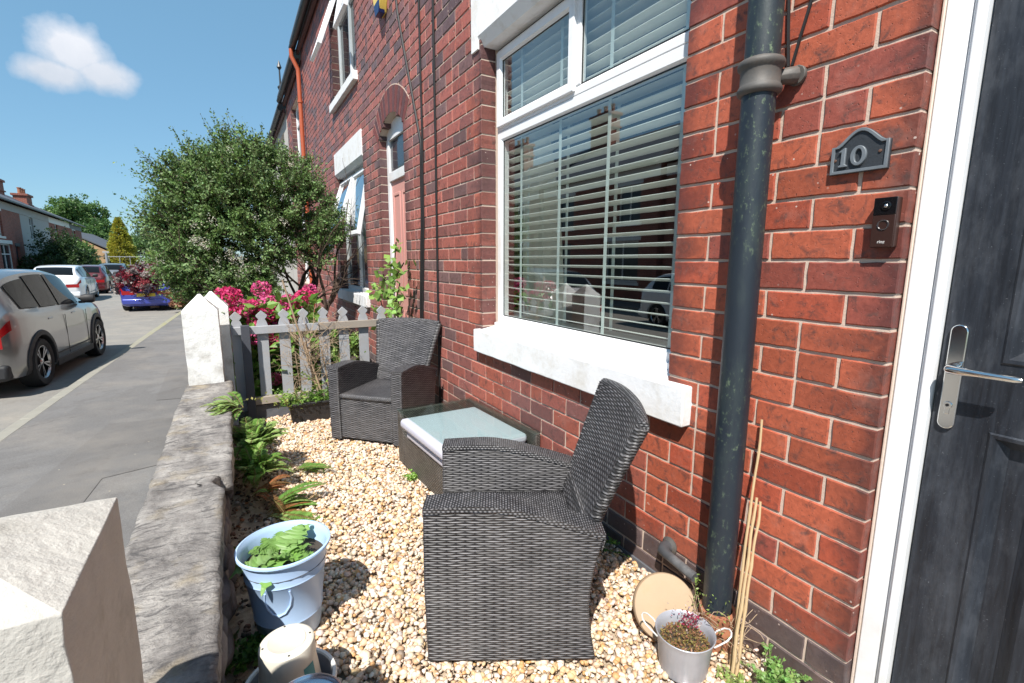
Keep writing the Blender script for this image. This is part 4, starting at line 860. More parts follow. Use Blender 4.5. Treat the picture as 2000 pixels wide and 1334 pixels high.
for i, a_ in enumerate(np.linspace(A0+.0, A0+.35, 14)):
    if i % 3 != 1: r_ = .0805; bc.box(-.0006, .0006, -.0010, .0010, .125, .155, Matrix.Rotation(a_,4,'Z') @ Matrix.Translation((r_+.0012-.0006,0,0)))
bc.build('barcode', MT['label_k'], cp_)
gp = thing('tin_tub', 'brushed silver tin tub with a round shiny lid in front of the cream pot', 'tub', (.072, 1.105, GZ))
m_ = MB(); m_.lathe([(.080,0),(.083,.215),(.0885,.217),(.0895,.229),(.0865,.237),(.0825,.2385),(.078,.232),(.0775,.228),(.03,.224),(0,.226)], (0,0,0), 48); m_.build('body', MT['silver'], gp, smooth=True)
gq = thing('plant_tub', 'shallow grey plastic tub with a pale rim in which the cream pot stands', 'plant tub', (.052, 1.335, GZ))
m_ = MB(); m_.lathe([(0,.002),(.102,.002),(.105,.0),(.118,.105),(.112,.105),(.103,.006),(0,.006)], (0,0,0), 40); m_.build('body', MT['greyplastic'], gq, smooth=True); m_ = MB(); m_.lathe([(.112,.105),(.114,.111),(.122,.112),(.125,.107),(.124,.098),(.118,.098)], (0,0,0), 40); m_.build('rim', MT['label_w'], gq, smooth=True)
# galvanised pot with wire ears
gv = thing('metal_planter', 'small ribbed galvanised planter with white wire ears and dry sedum', 'planter', (1.150, .895, GZ+.004))
m_ = MB(); n_ = 72; prof = [(.070,0),(.072,.006),(.082,.105),(.087,.118),(.0895,.128),(.091,.131),(.0895,.133),(.086,.129),(.080,.11),(.074,.05)]; V_ = []
for j, (r_, z_) in enumerate(prof):
    for k in range(n_): a_ = 2*math.pi*k/n_; rr_ = r_+(.0016*math.cos(a_*36) if 0 < j < 3 else 0); V_.append((rr_*math.cos(a_), rr_*math.sin(a_), z_))
m_.add(V_, [(j*n_+k, j*n_+(k+1) % n_, (j+1)*n_+(k+1) % n_, (j+1)*n_+k) for j in range(len(prof)-1) for k in range(n_)]); m_.build('pot', MT['galv'], gv, smooth=True)
dirn = math.atan2(.838-.977, 1.223-1.088)
for sgn in (0, math.pi):
    h_ = MB(); M_ = Matrix.Rotation(dirn+sgn,4,'Z'); h_.tube([(.084,-.026,.112),(.098,-.030,.128),(.118,-.027,.144),(.130,-.015,.152),(.133,0,.154),(.130,.015,.152),(.118,.027,.144),(.098,.030,.128),(.084,.026,.112)], .0026, 8, M=M_); h_.build('wire_handle', MT['handle_w'], gv, smooth=True)
m_ = MB(); m_.lathe([(0,.098),(.04,.10),(.078,.088)], (0,0,0), 20); m_.build('compost', MT['soil'], gv)
n_ = 900; a_ = RS.uniform(0, 6.28, n_); r_ = .072*np.sqrt(RS.rand(n_)); P = np.stack([r_*np.cos(a_), r_*np.sin(a_), .095+RS.uniform(0,.030,n_)*(1-(r_/.075)**2)], 1); dd = RS.normal(size=(n_,3)); dd[:,2] = abs(dd[:,2])*.9
cc = np.where(RS.rand(n_,1) < .5, vcol(n_, (.26,.21,.07)), vcol(n_, (.32,.17,.09))); V_, F_, C_ = leaf_mesh(P, dd, RS.uniform(.006,.016,n_), .35, cc); npmesh('sedum', V_, F_, MT['leaf'], gv, C_)
n_ = 260; cx = RS.normal((.045,.02), .018, (n_,2)); P = np.c_[cx, .115+RS.uniform(0,.05,n_)]; cc = np.where(RS.rand(n_,1) < .45, vcol(n_, (.38,.03,.08)), vcol(n_, (.42,.33,.33))); V_, F_, C_ = leaf_mesh(P, RS.normal(size=(n_,3)), RS.uniform(.005,.011,n_), .7, cc); npmesh('blossom', V_, F_, MT['petal'], gv, C_)
# sandstone disc leaning on the pipe
sd_ = thing('stone_disc', 'round buff sandstone slab leaning behind the galvanised planter', 'stone slab', (1.215, 1.045, GZ))
nrm_ = Vector((-.42,-.72,.52)).normalized(); M_ = Matrix.Translation((1.212,1.035,GZ+.098)) @ nrm_.to_track_quat('Z','Y').to_matrix().to_4x4()
m_ = MB(); m_.lathe([(0,.018),(.06,.019),(.098,.018),(.105,.015),(.108,.008),(.108,-.010),(.105,-.016),(.095,-.018),(0,-.018)], (0,0,0), 56); Mi = wmat(sd_).inverted() @ M_
m_.v = [tuple(Mi @ Vector(p)) for p in m_.v]; m_.build('disc', MT['slab'], sd_, smooth=True)
# bamboo canes
def cane(p0, p1, r, label, mat='cane', cat='cane', name='bamboo_cane', group='canes leaning beside the drainpipe'):
    p0, p1 = Vector(p0), Vector(p1); pts, rr = [], []
    for i in range(25):
        t = i/24; pts.append(p0.lerp(p1, t)+Vector((.004*mnoise.noise(Vector((t*5,r*999,0))), .004*mnoise.noise(Vector((0,t*5,r*999))), 0))); rr.append(r*(1.22 if i % 6 == 3 else 1)*(1-.25*t))
    m_ = MB(); m_.tube(pts, rr, 7); o = m_.build(name, MT[mat], smooth=True); tag(o, label, cat, group); return o
cane((1.290,.822,GZ), (1.398,.862,-.485), .0048, 'tallest bamboo cane leaning on the bricks right of the drainpipe')
cane((1.262,.800,GZ), (1.385,.848,-.735), .0055, 'short split bamboo cane beside the tallest one, tip frayed')
cane((1.275,.792,GZ), (1.388,.836,-.745), .0050, 'second short bamboo cane, nearest the front door')
# ================================================================ garden wall, pillars, fence
gw = thing('garden_wall', 'low rubble garden wall with broad weathered coping stones between pavement and gravel', 'wall', (-.2, 2.1, PZ))
def coping(y0, y1, seed, x0=-.352, x1=-.088, z1=-.88, th=.085, notch=False):
    bm = bmesh.new(); nx, ny, nz_ = 14, max(6, int((y1-y0)/.016)), 4
    bmesh.ops.create_cube(bm, size=1)
    for v in bm.verts: v.co = Vector((x0 if v.co.x < 0 else x1, y0 if v.co.y < 0 else y1, z1-th if v.co.z < 0 else z1))
    for ax, cnt in enumerate((nx, ny, nz_)):
        es = [e for e in bm.edges if abs((e.verts[0].co-e.verts[1].co).normalized()[ax]) > .99]
        bmesh.ops.subdivide_edges(bm, edges=es, cuts=cnt-1, use_grid_fill=True)
    for v in bm.verts:
        p = v.co.copy(); s = Vector((seed*3.1, 0, seed))
        n1 = mnoise.noise(p*5+s); n2 = mnoise.noise(Vector((p.x*14, p.y*26, p.z*20))+s); n3 = mnoise.noise(p*60+s)
        ex = min(p.x-x0, x1-p.x); ey = min(p.y-y0, y1-p.y)
        v.co.z += .0045*n1+.0035*n2+.0018*n3-(.006*max(0, 1-ex/.018)**2 if p.z > z1-.01 else 0)-(.005*max(0, 1-ey/.015)**2 if p.z > z1-.01 else 0)
        side = abs(p.x-x0) < .02 or abs(p.x-x1) < .02
        if side: v.co.x += .009*mnoise.noise(Vector((1, p.y*3.2, p.z*3))+s)+.006*mnoise.noise(p*22+s)+.004*n3
        if abs(p.y-y0) < .004 or abs(p.y-y1) < .004: v.co.y += .006*n2
        if notch and p.x > x1-.06: v.co.x -= .045*max(0, 1-abs(p.y-2.20)/.10)
    me = bpy.data.meshes.new('coping'); bm.transform(wmat(gw).inverted()); bm.to_mesh(me); bm.free(); return link('coping_stone', me, MT['stone'], gw, smooth='all')
coping(.84, 2.26, 1, x1=-.096, notch=True); coping(2.262, 3.16, 2, x0=-.350, x1=-.066); coping(3.162, 4.08, 3, x0=-.347, x1=-.060)
MB().box(-.325, -.155, .4, 4.5, RZ, -.968).build('wall_core', MT['soil'], gw, world=True)
rbm = bmesh.new()
def rock(bm, c, s, seed, sub=2):
    g = bmesh.ops.create_icosphere(bm, subdivisions=sub, radius=1)
    for v in g['verts']:
        p = v.co.copy(); q = Vector([math.copysign(abs(t)**.55, t) for t in p]); k = 1+.22*mnoise.noise(p*1.3+Vector((seed,0,0)))+.12*mnoise.noise(p*4+Vector((0,seed,0)))+.05*mnoise.noise(p*9)
        v.co = Vector((c[0]+q.x*s[0]*k, c[1]+q.y*s[1]*k, c[2]+q.z*s[2]*k))
random.seed(5)
z = GZ-.02
while z < -.975:
    h = random.uniform(.05, .085); y = .5
    while y < 4.15:
        L = random.uniform(.08, .22)
        if z+h > -1.0 or random.random() > .12: rock(rbm, (-.135+random.uniform(-.018,.016), y+L/2, min(z+h/2, -1.0)), (.042, L/2*.96, h/2*1.02), random.random()*50)
        y += L+.004
    z += h+.003
me = bpy.data.meshes.new('r'); rbm.transform(wmat(gw).inverted()); rbm.to_mesh(me); rbm.free(); link('rubble_face', me, MT['rubble'], gw, smooth='all')
rough_block('street_face', -.34, -.326, .4, 4.1, RZ-.02, -.968, MT['rubble'], gw, (2, 60, 18), .006, 9)
def pillar(name, label, x0, x1, y0, y1, zb, zs, za, mat, group=None, seed=0):
    t = thing(name, label, 'gate pillar', ((x0+x1)/2, (y0+y1)/2, zb)); 
    if group: t['group'] = group
    bm = bmesh.new(); n = 10; V = {}
    cx, cy = (x0+x1)/2, (y0+y1)/2; rings = [(0, zb), *[(0, lerp(zb, zs, i/40)) for i in range(1, 41)], (.002, zs+.004), *[(k, lerp(zs+.004, za, k)) for k in (.25,.5,.75,.93)]]
    per = [(lerp(x0,x1,i/n), y0) for i in range(n)]+[(x1, lerp(y0,y1,i/n)) for i in range(n)]+[(lerp(x1,x0,i/n), y1) for i in range(n)]+[(x0, lerp(y1,y0,i/n)) for i in range(n)]
    vs_ = []
    for k, z_ in rings:
        row = []
        for p in per:
            q = Vector((lerp(p[0], cx, k), lerp(p[1], cy, k), z_)); ec = min(abs(p[0]-x0), abs(p[0]-x1))+min(abs(p[1]-y0), abs(p[1]-y1)); nn = mnoise.noise(q*9+Vector((seed,0,0)))*.003+mnoise.noise(q*30)*.0014-max(0, mnoise.noise(q*17+Vector((seed,4,0)))-.15)*.010*max(0, 1-ec/.02)
            d = Vector((q.x-cx, q.y-cy, 0)); d = d.normalized() if d.length > .01 else Vector((0,0,1)); row.append(bm.verts.new(q+d*nn+(Vector((0,0,nn)) if k > 0 else Vector())))
        vs_.append(row)
    m = len(per)
    for a, b in zip(vs_[:-1], vs_[1:]):
        for i in range(m): bm.faces.new((a[i], a[(i+1) % m], b[(i+1) % m], b[i]))
    bm.faces.new(vs_[-1]); bm.transform(wmat(t).inverted()); me = bpy.data.meshes.new('shaft'); bm.to_mesh(me); bm.free()
    o = link('shaft', me, MT[mat], t, smooth=True); 
    try: me.set_sharp_from_angle(angle=R(22))
    except Exception: pass
    b = o.modifiers.new('bevel', 'BEVEL'); b.width = .009; b.segments = 3; b.limit_method = 'ANGLE'; b.angle_limit = R(28)
    return t
pillar('gate_pillar', 'nearest concrete pillar with a low pyramid top, cream paint worn off', -.457, -.174, .60, .88, RZ, -.354, -.295, 'concrete', seed=3)
p2 = pillar('gate_pillar', 'white painted stone pillar with a pyramid top standing at the end of the garden wall', -.325, -.108, 4.01, 4.225, RZ, -.358, -.232, 'white_pillar', seed=5)
p3 = pillar('gate_pillar', 'second white pillar, directly behind the first white one and touching the picket fence', -.262, -.045, 4.30, 4.51, RZ, -.36, -.232, 'white_pillar', seed=9)
# picket fence across the garden
fe = thing('picket_fence', 'grey painted picket fence with shaped pointed tips closing off the far end of the gravel', 'fence', (.55, 4.3, GZ))
FY = 4.30
tips = [.003, .172, .335, .478, .640, .802, .968, 1.128]
for i, x in enumerate(tips):
    w_ = .082; a, b = x-w_/2, x+w_/2; zt = -.392+RS.uniform(-.006,.006); m_ = MB(); s_ = zt-.10
    pl = [(a,-1.20),(b,-1.20),(b,s_-.015),(x+.030,s_+.018),(x+.022,s_+.030),(x+.040,s_+.052),(x+.040,s_+.062),(x,zt),(x-.040,s_+.062),(x-.040,s_+.052),(x-.022,s_+.030),(x-.030,s_+.018),(a,s_-.015)]
    tl = RS.uniform(-.012,.012); pl = [(p[0]+(p[1]+.9)*tl, p[1]) for p in pl]
    m_.prism(pl, FY, FY+.018, 'y'); m_.build('picket', MT['fence'], fe, bevel=.0015, world=True)
m_ = MB(); m_.box(-.03, .60, FY-.034, FY-.001, -.578, -.516); m_.build('rail', MT['fence'], fe, bevel=.003, world=True)
m_ = MB(); m_.box(.603, 1.30, FY-.034, FY-.001, -.576, -.514); m_.build('rail', MT['fence_bare'], fe, bevel=.003, world=True)
m_ = MB(); m_.box(.05, 1.30, FY-.040, FY-.001, -1.150, -1.090); m_.build('rail', MT['fence_bare'], fe, bevel=.003, world=True)
m_ = MB(); m_.box(.025, .085, FY-.085, FY-.036, GZ-.05, -.50); m_.build('post', MT['fence_post'], fe, bevel=.003, world=True)
m_ = MB(); m_.box(.05, .35, FY-.01, FY+.06, GZ-.02, -1.16); m_.build('gravel_board', MT['slate'], fe, bevel=.004, world=True)
# black trough with herbs and dry stems
tr = thing('trough_planter', 'long black plastic trough of green herbs and dead stems by the picket fence', 'planter', (.62, 4.09, GZ))
m_ = MB(); x0, x1, y0, y1 = -.315, .34, -.075, .075; i_ = .022
V_ = [(x0+i_,y0+i_,0),(x1-i_,y0+i_,0),(x1-i_,y1-i_,0),(x0+i_,y1-i_,0),(x0+.004,y0+.004,.145),(x1-.004,y0+.004,.145),(x1-.004,y1-.004,.145),(x0+.004,y1-.004,.145),(x0-.008,y0-.008,.146),(x1+.008,y0-.008,.146),(x1+.008,y1+.008,.146),(x0-.008,y1+.008,.146),(x0-.008,y0-.008,.162),(x1+.008,y0-.008,.162),(x1+.008,y1+.008,.162),(x0-.008,y1+.008,.162),(x0+.012,y0+.012,.162),(x1-.012,y0+.012,.162),(x1-.012,y1-.012,.162),(x0+.012,y1-.012,.162),(x0+.02,y0+.02,.12),(x1-.02,y0+.02,.12),(x1-.02,y1-.02,.12),(x0+.02,y1-.02,.12)]
m_.add(V_, [(3,2,1,0)]+[(r*4+i, r*4+(i+1) % 4, r*4+4+(i+1) % 4, r*4+4+i) for r in range(5) for i in range(4)]); m_.build('trough', MT['black_plastic'], tr, bevel=.003)
m_ = MB(); m_.box(x0+.018, x1-.018, y0+.018, y1-.018, .08, .135); m_.build('compost', MT['soil'], tr)
def sprigs(n, region, hgt, nl, size, cols, spread=.35, stemcol=(.16,.22,.06)):
    """many thin stems set with leaves; returns leaf arrays and a stem MB"""
    P, Dd, S, C = [], [], [], []; st = MB()
    for i in range(n):
        b = np.array(region()); d = np.array((RS.normal(0, spread), RS.normal(0, spread), 1.)); d /= np.linalg.norm(d); L = RS.uniform(*hgt); cv = np.array((RS.normal(0,.35), RS.normal(0,.35), -.3))*L
        pts = [b+d*L*t+cv*t*t for t in np.linspace(0, 1, 5)]; st.tube([Vector(p) for p in pts], [.0022,.002,.0016,.0012,.0008], 4, caps=False)
        t = RS.rand(nl)**.8; q = b+d*L*t[:,None]+cv*(t*t)[:,None]; P.append(q); dd = RS.normal(size=(nl,3)); dd[:,2] = dd[:,2]*.5+.35; Dd.append(dd); S.append(RS.uniform(*size, nl)); C.append(vcol(nl, cols[RS.randint(len(cols))]))
    return np.concatenate(P), np.concatenate(Dd), np.concatenate(S), np.concatenate(C), st
P, dd, S, C, st = sprigs(120, lambda: (RS.uniform(-.34,.34), RS.uniform(-.08,.07), .13), (.06,.20), 22, (.012,.028), [(.16,.30,.05),(.20,.33,.08),(.12,.24,.05)], .4)
V_, F_, C_ = leaf_mesh(P, dd, S, .5, C); npmesh('herb_leaves', V_, F_, MT['leaf'], tr, C_)
P, dd, S, C, st2 = sprigs(10, lambda: (RS.uniform(-.40,-.20), RS.uniform(-.09,.03), .12), (.15,.32), 26, (.014,.034), [(.24,.36,.08),(.30,.32,.10)], .5)
V_, F_, C_ = leaf_mesh(P, dd, S, .55, C); npmesh('trailing_leaves', V_, F_, MT['leaf'], tr, C_)
P, dd, S, C, st3 = sprigs(7, lambda: (RS.uniform(-.10,.15), RS.uniform(-.03,.05), .12), (.45,.62), 34, (.014,.032), [(.22,.34,.07),(.17,.28,.06)], .12)
V_, F_, C_ = leaf_mesh(P, dd, S, .6, C); npmesh('tall_leaves', V_, F_, MT['leaf'], tr, C_)
tw = MB()
tw.tube([(-.055,.02,.10),(-.35+.062,.03,1.13)], [.0085,.006], 6); tw.tube([(-.03,.0,.10),(-.16,.02,.62)], [.009,.007], 6)
tw.tube([(.02,.0,.10),(-.04,.03,.60)], [.007,.005], 6); tw.tube([(-.20,.03,.10),(-.235,.01,.55)], [.006,.004], 6)
random.seed(9)
def twig(p, d, L, r, dep):
    p = Vector(p); d = Vector(d).normalized(); pts = [p]; n = 5
    for i in range(n): d = (d+Vector([random.gauss(0,.16) for _ in range(3)])).normalized(); pts.append(pts[-1]+d*L/n)
    tw.tube(pts, [lerp(r, r*.5, i/n) for i in range(n+1)], 4, caps=False)
    if dep:
        for k in range(3): twig(pts[random.randint(2, n)], d+Vector([random.gauss(0,.7) for _ in range(3)]), L*random.uniform(.4,.7), r*.6, dep-1)
for i in range(40):
    t_ = random.random(); b_ = Vector((-.07,.02,.25)).lerp(Vector((-.15,.02,.62)), t_); twig(b_, (random.uniform(-1.2,1.6), random.uniform(-.6,.4), random.uniform(.2,1.1)), random.uniform(.14,.32), .0032, 2)
tw.build('dead_stems', MT['twig'], tr, smooth=True)
# ================================================================ gravel
def pebbles(name, n, xr, yr, size, pal, z0=GZ-.012, zl=.020, keep=None, sub=1, **props):
    bm = bmesh.new(); bmesh.ops.create_icosphere(bm, subdivisions=sub, radius=1); bm.verts.ensure_lookup_table()
    U = np.array([v.co[:] for v in bm.verts]); Ff = np.array([[v.index for v in f.verts] for f in bm.faces]); bm.free()
    x = RS.uniform(*xr, n); y = RS.uniform(*yr, n)
    if keep is not None: k = keep(x, y); x, y = x[k], y[k]
    n = len(x); s = RS.uniform(size[0], size[1], n)*(.75+.6*RS.rand(n)**2); ax = np.stack([s, s*RS.uniform(.62,.95,n), s*RS.uniform(.42,.72,n)], 1)
    yaw_ = RS.uniform(0, 6.283, n); tx, ty = RS.normal(0,.38,n), RS.normal(0,.38,n)
    def rotm(a, i, j):
        M = np.tile(np.eye(3), (n,1,1)); c, s_ = np.cos(a), np.sin(a); M[:,i,i] = c; M[:,j,j] = c; M[:,i,j] = -s_; M[:,j,i] = s_; return M
    Rm = rotm(yaw_,0,1) @ rotm(tx,1,2) @ rotm(ty,0,2)
    W = U[None]*ax[:,None,:]; 
    ph = RS.uniform(0, 6.28, (n,1)); W = W*(1+.10*np.sin(U[None,:,0]*2.6+ph)+.09*np.sin(U[None,:,1]*3.1+ph*2)+.05*np.sin(U[None,:,2]*4+ph*3))[:,:,None]
    W = np.einsum('nij,nvj->nvi', Rm, W); z = z0+RS.rand(n)*zl; W += np.stack([x,y,z],1)[:,None,:]
    pal_ = np.array([p[0] for p in pal]); pr = np.array([p[1] for p in pal]); c = pal_[RS.choice(len(pal), n, p=pr/pr.sum())]*RS.uniform(.84,1.12,(n,1))*RS.uniform(.95,1.05,(n,3))
    nv = len(U); Fa = (Ff[None]+np.arange(n)[:,None,None]*nv).reshape(-1,3)
    return npmesh(name, W.reshape(-1,3), Fa, MT['pebble'], None, np.repeat(np.clip(c,0,1), nv, 0), smooth=True, **props)
PAL = [((.74,.60,.47),6),((.80,.73,.64),5),((.74,.62,.54),3),((.64,.46,.28),4),((.60,.36,.17),1.5),((.46,.33,.22),1.0),((.46,.43,.40),.8),((.70,.52,.38),2),((.30,.24,.19),.3)]
edge = lambda x, y: x > .065+.045*np.sin(y*5)+.03*np.sin(y*17)+.03*RS.rand(len(x))
g1 = pebbles('gravel', 15000, (-.09, D+.0), (.25, 2.2), (.0088,.0160), PAL, keep=lambda x,y: edge(x,y) & ~((x > D-.44) & (y < .60)) & ~((x > 1.28) & (y < .86) & (RS.rand(len(x)) < .8)), kind='stuff')
g2 = pebbles('gravel', 15000, (-.09, D+.0), (2.2, 4.3), (.0092,.016), PAL, zl=.020, keep=lambda x,y: edge(x,y), kind='stuff')
g3 = pebbles('gravel', 20000, (-.02, D+.0), (.55, 4.3), (.006,.010), PAL, z0=GZ-.016, zl=.012, keep=lambda x,y: edge(x,y), kind='stuff')
# merge the gravel sheets into one object
bmg = bpy.data.objects['gravel']; 
def join_np(a, b):
    ma, mb_ = a.data, b.data; na = len(ma.vertices)
    def arr(me): v = np.empty(len(me.vertices)*3,'f'); me.vertices.foreach_get('co', v); l = np.empty(len(me.loops),'i'); me.loops.foreach_get('vertex_index', l); c = np.empty(len(me.vertices)*4,'f'); me.color_attributes['Col'].data.foreach_get('color', c); return v.reshape(-1,3), l.reshape(-1,3), c.reshape(-1,4)[:,:3]
    va, fa, ca = arr(ma); vb, fb, cb_ = arr(mb_); m = ma.materials[0]; bpy.data.objects.remove(a); bpy.data.objects.remove(b); bpy.data.meshes.remove(ma); bpy.data.meshes.remove(mb_)
    return npmesh('gravel', np.concatenate([va,vb]), np.concatenate([fa, fb+na]), m, None, np.concatenate([ca,cb_]), smooth=True, kind='stuff')
gr = join_np(g1, g2); gr.name = 'g0'; gr = join_np(gr, g3); gr.name = 'gravel'; gr['label'] = 'honey and cream pea gravel covering the front garden'
dk = pebbles('leaf_litter', 1500, (-.10, .16), (.6, 4.2), (.006,.015), [((.16,.10,.07),3),((.10,.08,.06),3),((.30,.22,.16),2),((.28,.12,.05),1),((.42,.38,.33),1)], z0=GZ-.018, zl=.02, kind='stuff')
dk['label'] = 'brown leaf litter and small stones along the foot of the garden wall'
# ================================================================ plants
def fern_frond(P, Dd, S, C, st, b, d, L, col, droop=.6):
    b = Vector(b); d = Vector(d).normalized(); side = d.cross(Vector((0,0,1))).normalized(); n = 40; pts = []
    for i in range(n+1):
        t = i/n; p = b+d*L*t-Vector((0,0,1))*droop*L*t*t; pts.append(p)
        if i < 3: continue
        w = L*.145*math.sin(math.pi*min(1, (1-t)*.92+.06))**.8
        for sg in (-1, 1):
            tg = (pts[-1]-pts[-2]).normalized(); P.append(p); Dd.append(side*sg+tg*.35+Vector((0,0,.12))); S.append(max(.006, w)); C.append(np.array(col)*RS.uniform(.8,1.2))
    st.tube(pts, [.002]*(n+1), 4, caps=False)
def fern(name, label, c, nf, L, cols, azr=(0, 6.28), elev=(.5,1.3), seed=1):
    t = thing(name, label, 'fern', c); P, Dd, S, C = [], [], [], []; st = MB()
    for i in range(nf):
        a = RS.uniform(*azr); e = RS.uniform(*elev); fern_frond(P, Dd, S, C, st, (RS.uniform(-.03,.03), RS.uniform(-.04,.04), RS.uniform(0,.03)), (math.cos(a)*math.cos(e), math.sin(a)*math.cos(e), math.sin(e)), L*RS.uniform(.65,1.1), cols[RS.randint(len(cols))], RS.uniform(.35,.75))
    V_, F_, C_ = leaf_mesh(np.array([p[:] for p in P]), np.array([p[:] for p in Dd]), np.array(S), .25, np.array(C), fold=.1, nrm=np.tile((0,0,1.), (len(P),1))+RS.normal(0,.25,(len(P),3)))
    npmesh('fronds', V_, F_, MT['leaf'], t, C_); st.build('stalks', plain('fern_stalk', (.16,.12,.04), .7), t); return t
G1, G2, G3, BR = (.18,.33,.07), (.13,.26,.05), (.26,.38,.12), (.30,.12,.05)
fern('fern', 'large bushy green fern leaning over the coping near the white pillars', (.03,3.16,GZ+.12), 110, .32, [G3,G1,G1,G3,(.30,.42,.14)], (-2.2,2.8), (.85,1.52))
fern('fern', 'finer green fern below the large one, filling the gap beside the coping stones', (.02,2.90,GZ+.06), 60, .30, [G1,G3,G2,(.26,.38,.12)], (-2.0,2.4), (.7,1.5))
fern('fern', 'upper spray of fern reaching over the garden wall top', (-.03,3.30,GZ+.36), 34, .24, [G3,G1,(.30,.42,.14)], (1.8,4.4), (.1,.9))
fern('fern', 'sparse fern with browned fronds spreading flat across the gravel behind the bucket', (.08,2.55,GZ+.01), 15, .33, [G2,G3,G2,G1,BR], (-.7,1.2), (.05,.6))
fern('fern', 'dying rust brown fern tucked between the green ferns and the wall', (.02,2.70,GZ+.05), 8, .22, [BR,(.22,.12,.05),G2,G1], (-1.2,1.4), (.2,1.0))
fern('fern', 'small thin fern lying on the gravel near the far armchair', (.26,3.02,GZ+.005), 9, .24, [G3,G2], (-.5,.8), (.05,.45))
def weed(label, c, r, h, n, size, cols, name='weed', cat='weed', mat='leaf', nl=14, wr=.7):
    t = thing(name, label, cat, c); P, dd, S, C, st = sprigs(n, lambda: (RS.normal(0,r*.5), RS.normal(0,r*.5), 0), h, nl, size, cols, .45)
    V_, F_, C_ = leaf_mesh(P, dd, S, wr, C); npmesh('leaves', V_, F_, MT[mat], t, C_); st.build('stems', plain('weed_stem', (.15,.22,.06), .7), t); return t
weed('small bright green weed by the front corner of the low rattan table', (.835,2.62,GZ), .03, (.03,.06), 22, (.010,.020), [(.28,.46,.09),(.22,.40,.07)])
weed('tuft of soft dark green moss between the wall and the armchair back', (1.30,1.60,GZ), .07, (.05,.17), 110, (.008,.016), [(.07,.17,.03),(.10,.22,.05)], nl=26)
weed('tiny bright sprout at the brick base above the round slab', (1.385,1.50,GZ+.03), .01, (.02,.035), 6, (.008,.014), [(.26,.44,.08)])
weed('leafy green weed with rounded leaves by the door step bricks', (1.345,.700,GZ), .04, (.05,.12), 30, (.008,.017), [(.18,.33,.09),(.24,.38,.12)], wr=.85, nl=26)
weed('pale yellow green weed low in the corner beside the bamboo canes', (1.24,.76,GZ), .05, (.02,.05), 24, (.007,.014), [(.28,.38,.10),(.34,.40,.15)], wr=.8, nl=22)
weed('dark green ivy-like seedlings at the foot of the garden wall beside the bucket', (-.045,1.62,GZ), .045, (.03,.08), 24, (.014,.03), [(.09,.20,.04),(.06,.15,.03)], wr=.8)
weed('small plant with upright oval leaves growing from the wall base beyond the bucket', (-.03,2.12,GZ+.02), .02, (.06,.12), 5, (.05,.085), [(.10,.20,.04),(.13,.24,.05)], nl=4, wr=.5)
weed('low green seedlings between the grey tub and the wall', (-.05,1.36,GZ), .03, (.02,.05), 14, (.014,.03), [(.12,.26,.05)], wr=.7)
# dry grass and twigs around the clay socket of the drainpipe
dg = thing('dry_weed', 'wiry dead weed stalks growing round the clay socket of the drainpipe', 'weed', (1.29,.90,GZ)); m_ = MB(); random.seed(3)
for i in range(42):
    a_ = random.uniform(1.5, 5.2); r_ = .062+random.uniform(0,.02); p = Vector((1.335+r_*math.cos(a_), .916+r_*math.sin(a_), GZ+random.uniform(0,.12))); d = Vector((random.gauss(0,.8), random.gauss(0,.8), random.uniform(.1,1.2))).normalized(); pts = [p]
    for k in range(5): d = (d+Vector([random.gauss(0,.3) for _ in range(3)])).normalized(); pts.append(pts[-1]+d*random.uniform(.01,.03))
    m_.tube(pts, .0011, 4, caps=False)
m_.build('stalks', MT['twig'], dg, world=True)
n_ = 160; a_ = RS.uniform(1.5,4.6,n_); P = np.stack([.045+.075*np.cos(a_), .016+.075*np.sin(a_), RS.uniform(.02,.22,n_)], 1); V_, F_, C_ = leaf_mesh(P, RS.normal(size=(n_,3)), RS.uniform(.006,.014,n_), .5, vcol(n_, (.22,.30,.08))); npmesh('leaves', V_, F_, MT['leaf'], dg, C_)
# ---------------------------------------------------------------- hydrangea behind the fence
hy = thing('hydrangea', 'hydrangea bush with big magenta pink flower heads behind the picket fence', 'shrub', (.22,4.85,GZ))
hc = [(-.06,4.62,-.29,.085),(-.02,4.72,-.30,.08),(.215,4.82,-.255,.08),(.055,4.62,-.40,.085),(.12,4.66,-.40,.075),(.26,4.70,-.385,.095),(.24,4.66,-.46,.09),(.34,4.72,-.41,.08),(.42,4.76,-.37,.075),(.50,4.72,-.38,.085),(.56,4.78,-.33,.085),(.36,4.66,-.50,.085),(.42,4.68,-.47,.07),(.14,4.62,-.52,.06),(-.01,4.60,-.43,.06),(.20,4.62,-.60,.075),(.13,4.60,-.66,.055),(.26,4.60,-.70,.06),(.42,4.62,-.66,.065),(.47,4.64,-.62,.05),(.24,4.56,-1.02,.06),(.02,4.58,-.74,.06),(.0,4.62,-.92,.05),(-.05,4.55,-.62,.06),(.66,5.2,-.30,.07)]
P, dd, S, C = [], [], [], []
for (x,y,z,r) in hc:
    n_ = int(2600*r); u = RS.normal(size=(n_,3)); u /= np.linalg.norm(u,axis=1)[:,None]; q = np.array((x,y,z))+u*r*np.array((1,1,.82))*RS.uniform(.82,1.03,(n_,1)); P.append(q); t_ = np.cross(u, RS.normal(size=(n_,3))); dd.append(t_+u*.35); S.append(RS.uniform(.020,.030,n_))
    C.append(vcol(n_, (.60,.045,.17) if RS.rand() < .6 else (.64,.10,.26), .3, .12) if z > -.95 else vcol(n_, (.66,.14,.26), .3))
P = np.concatenate(P)-np.array((.22,4.85,GZ)); V_, F_, C_ = leaf_mesh(P, np.concatenate(dd), np.concatenate(S), .85, np.concatenate(C), fold=.15); npmesh('flower_heads', V_, F_, MT['petal'], hy, C_)
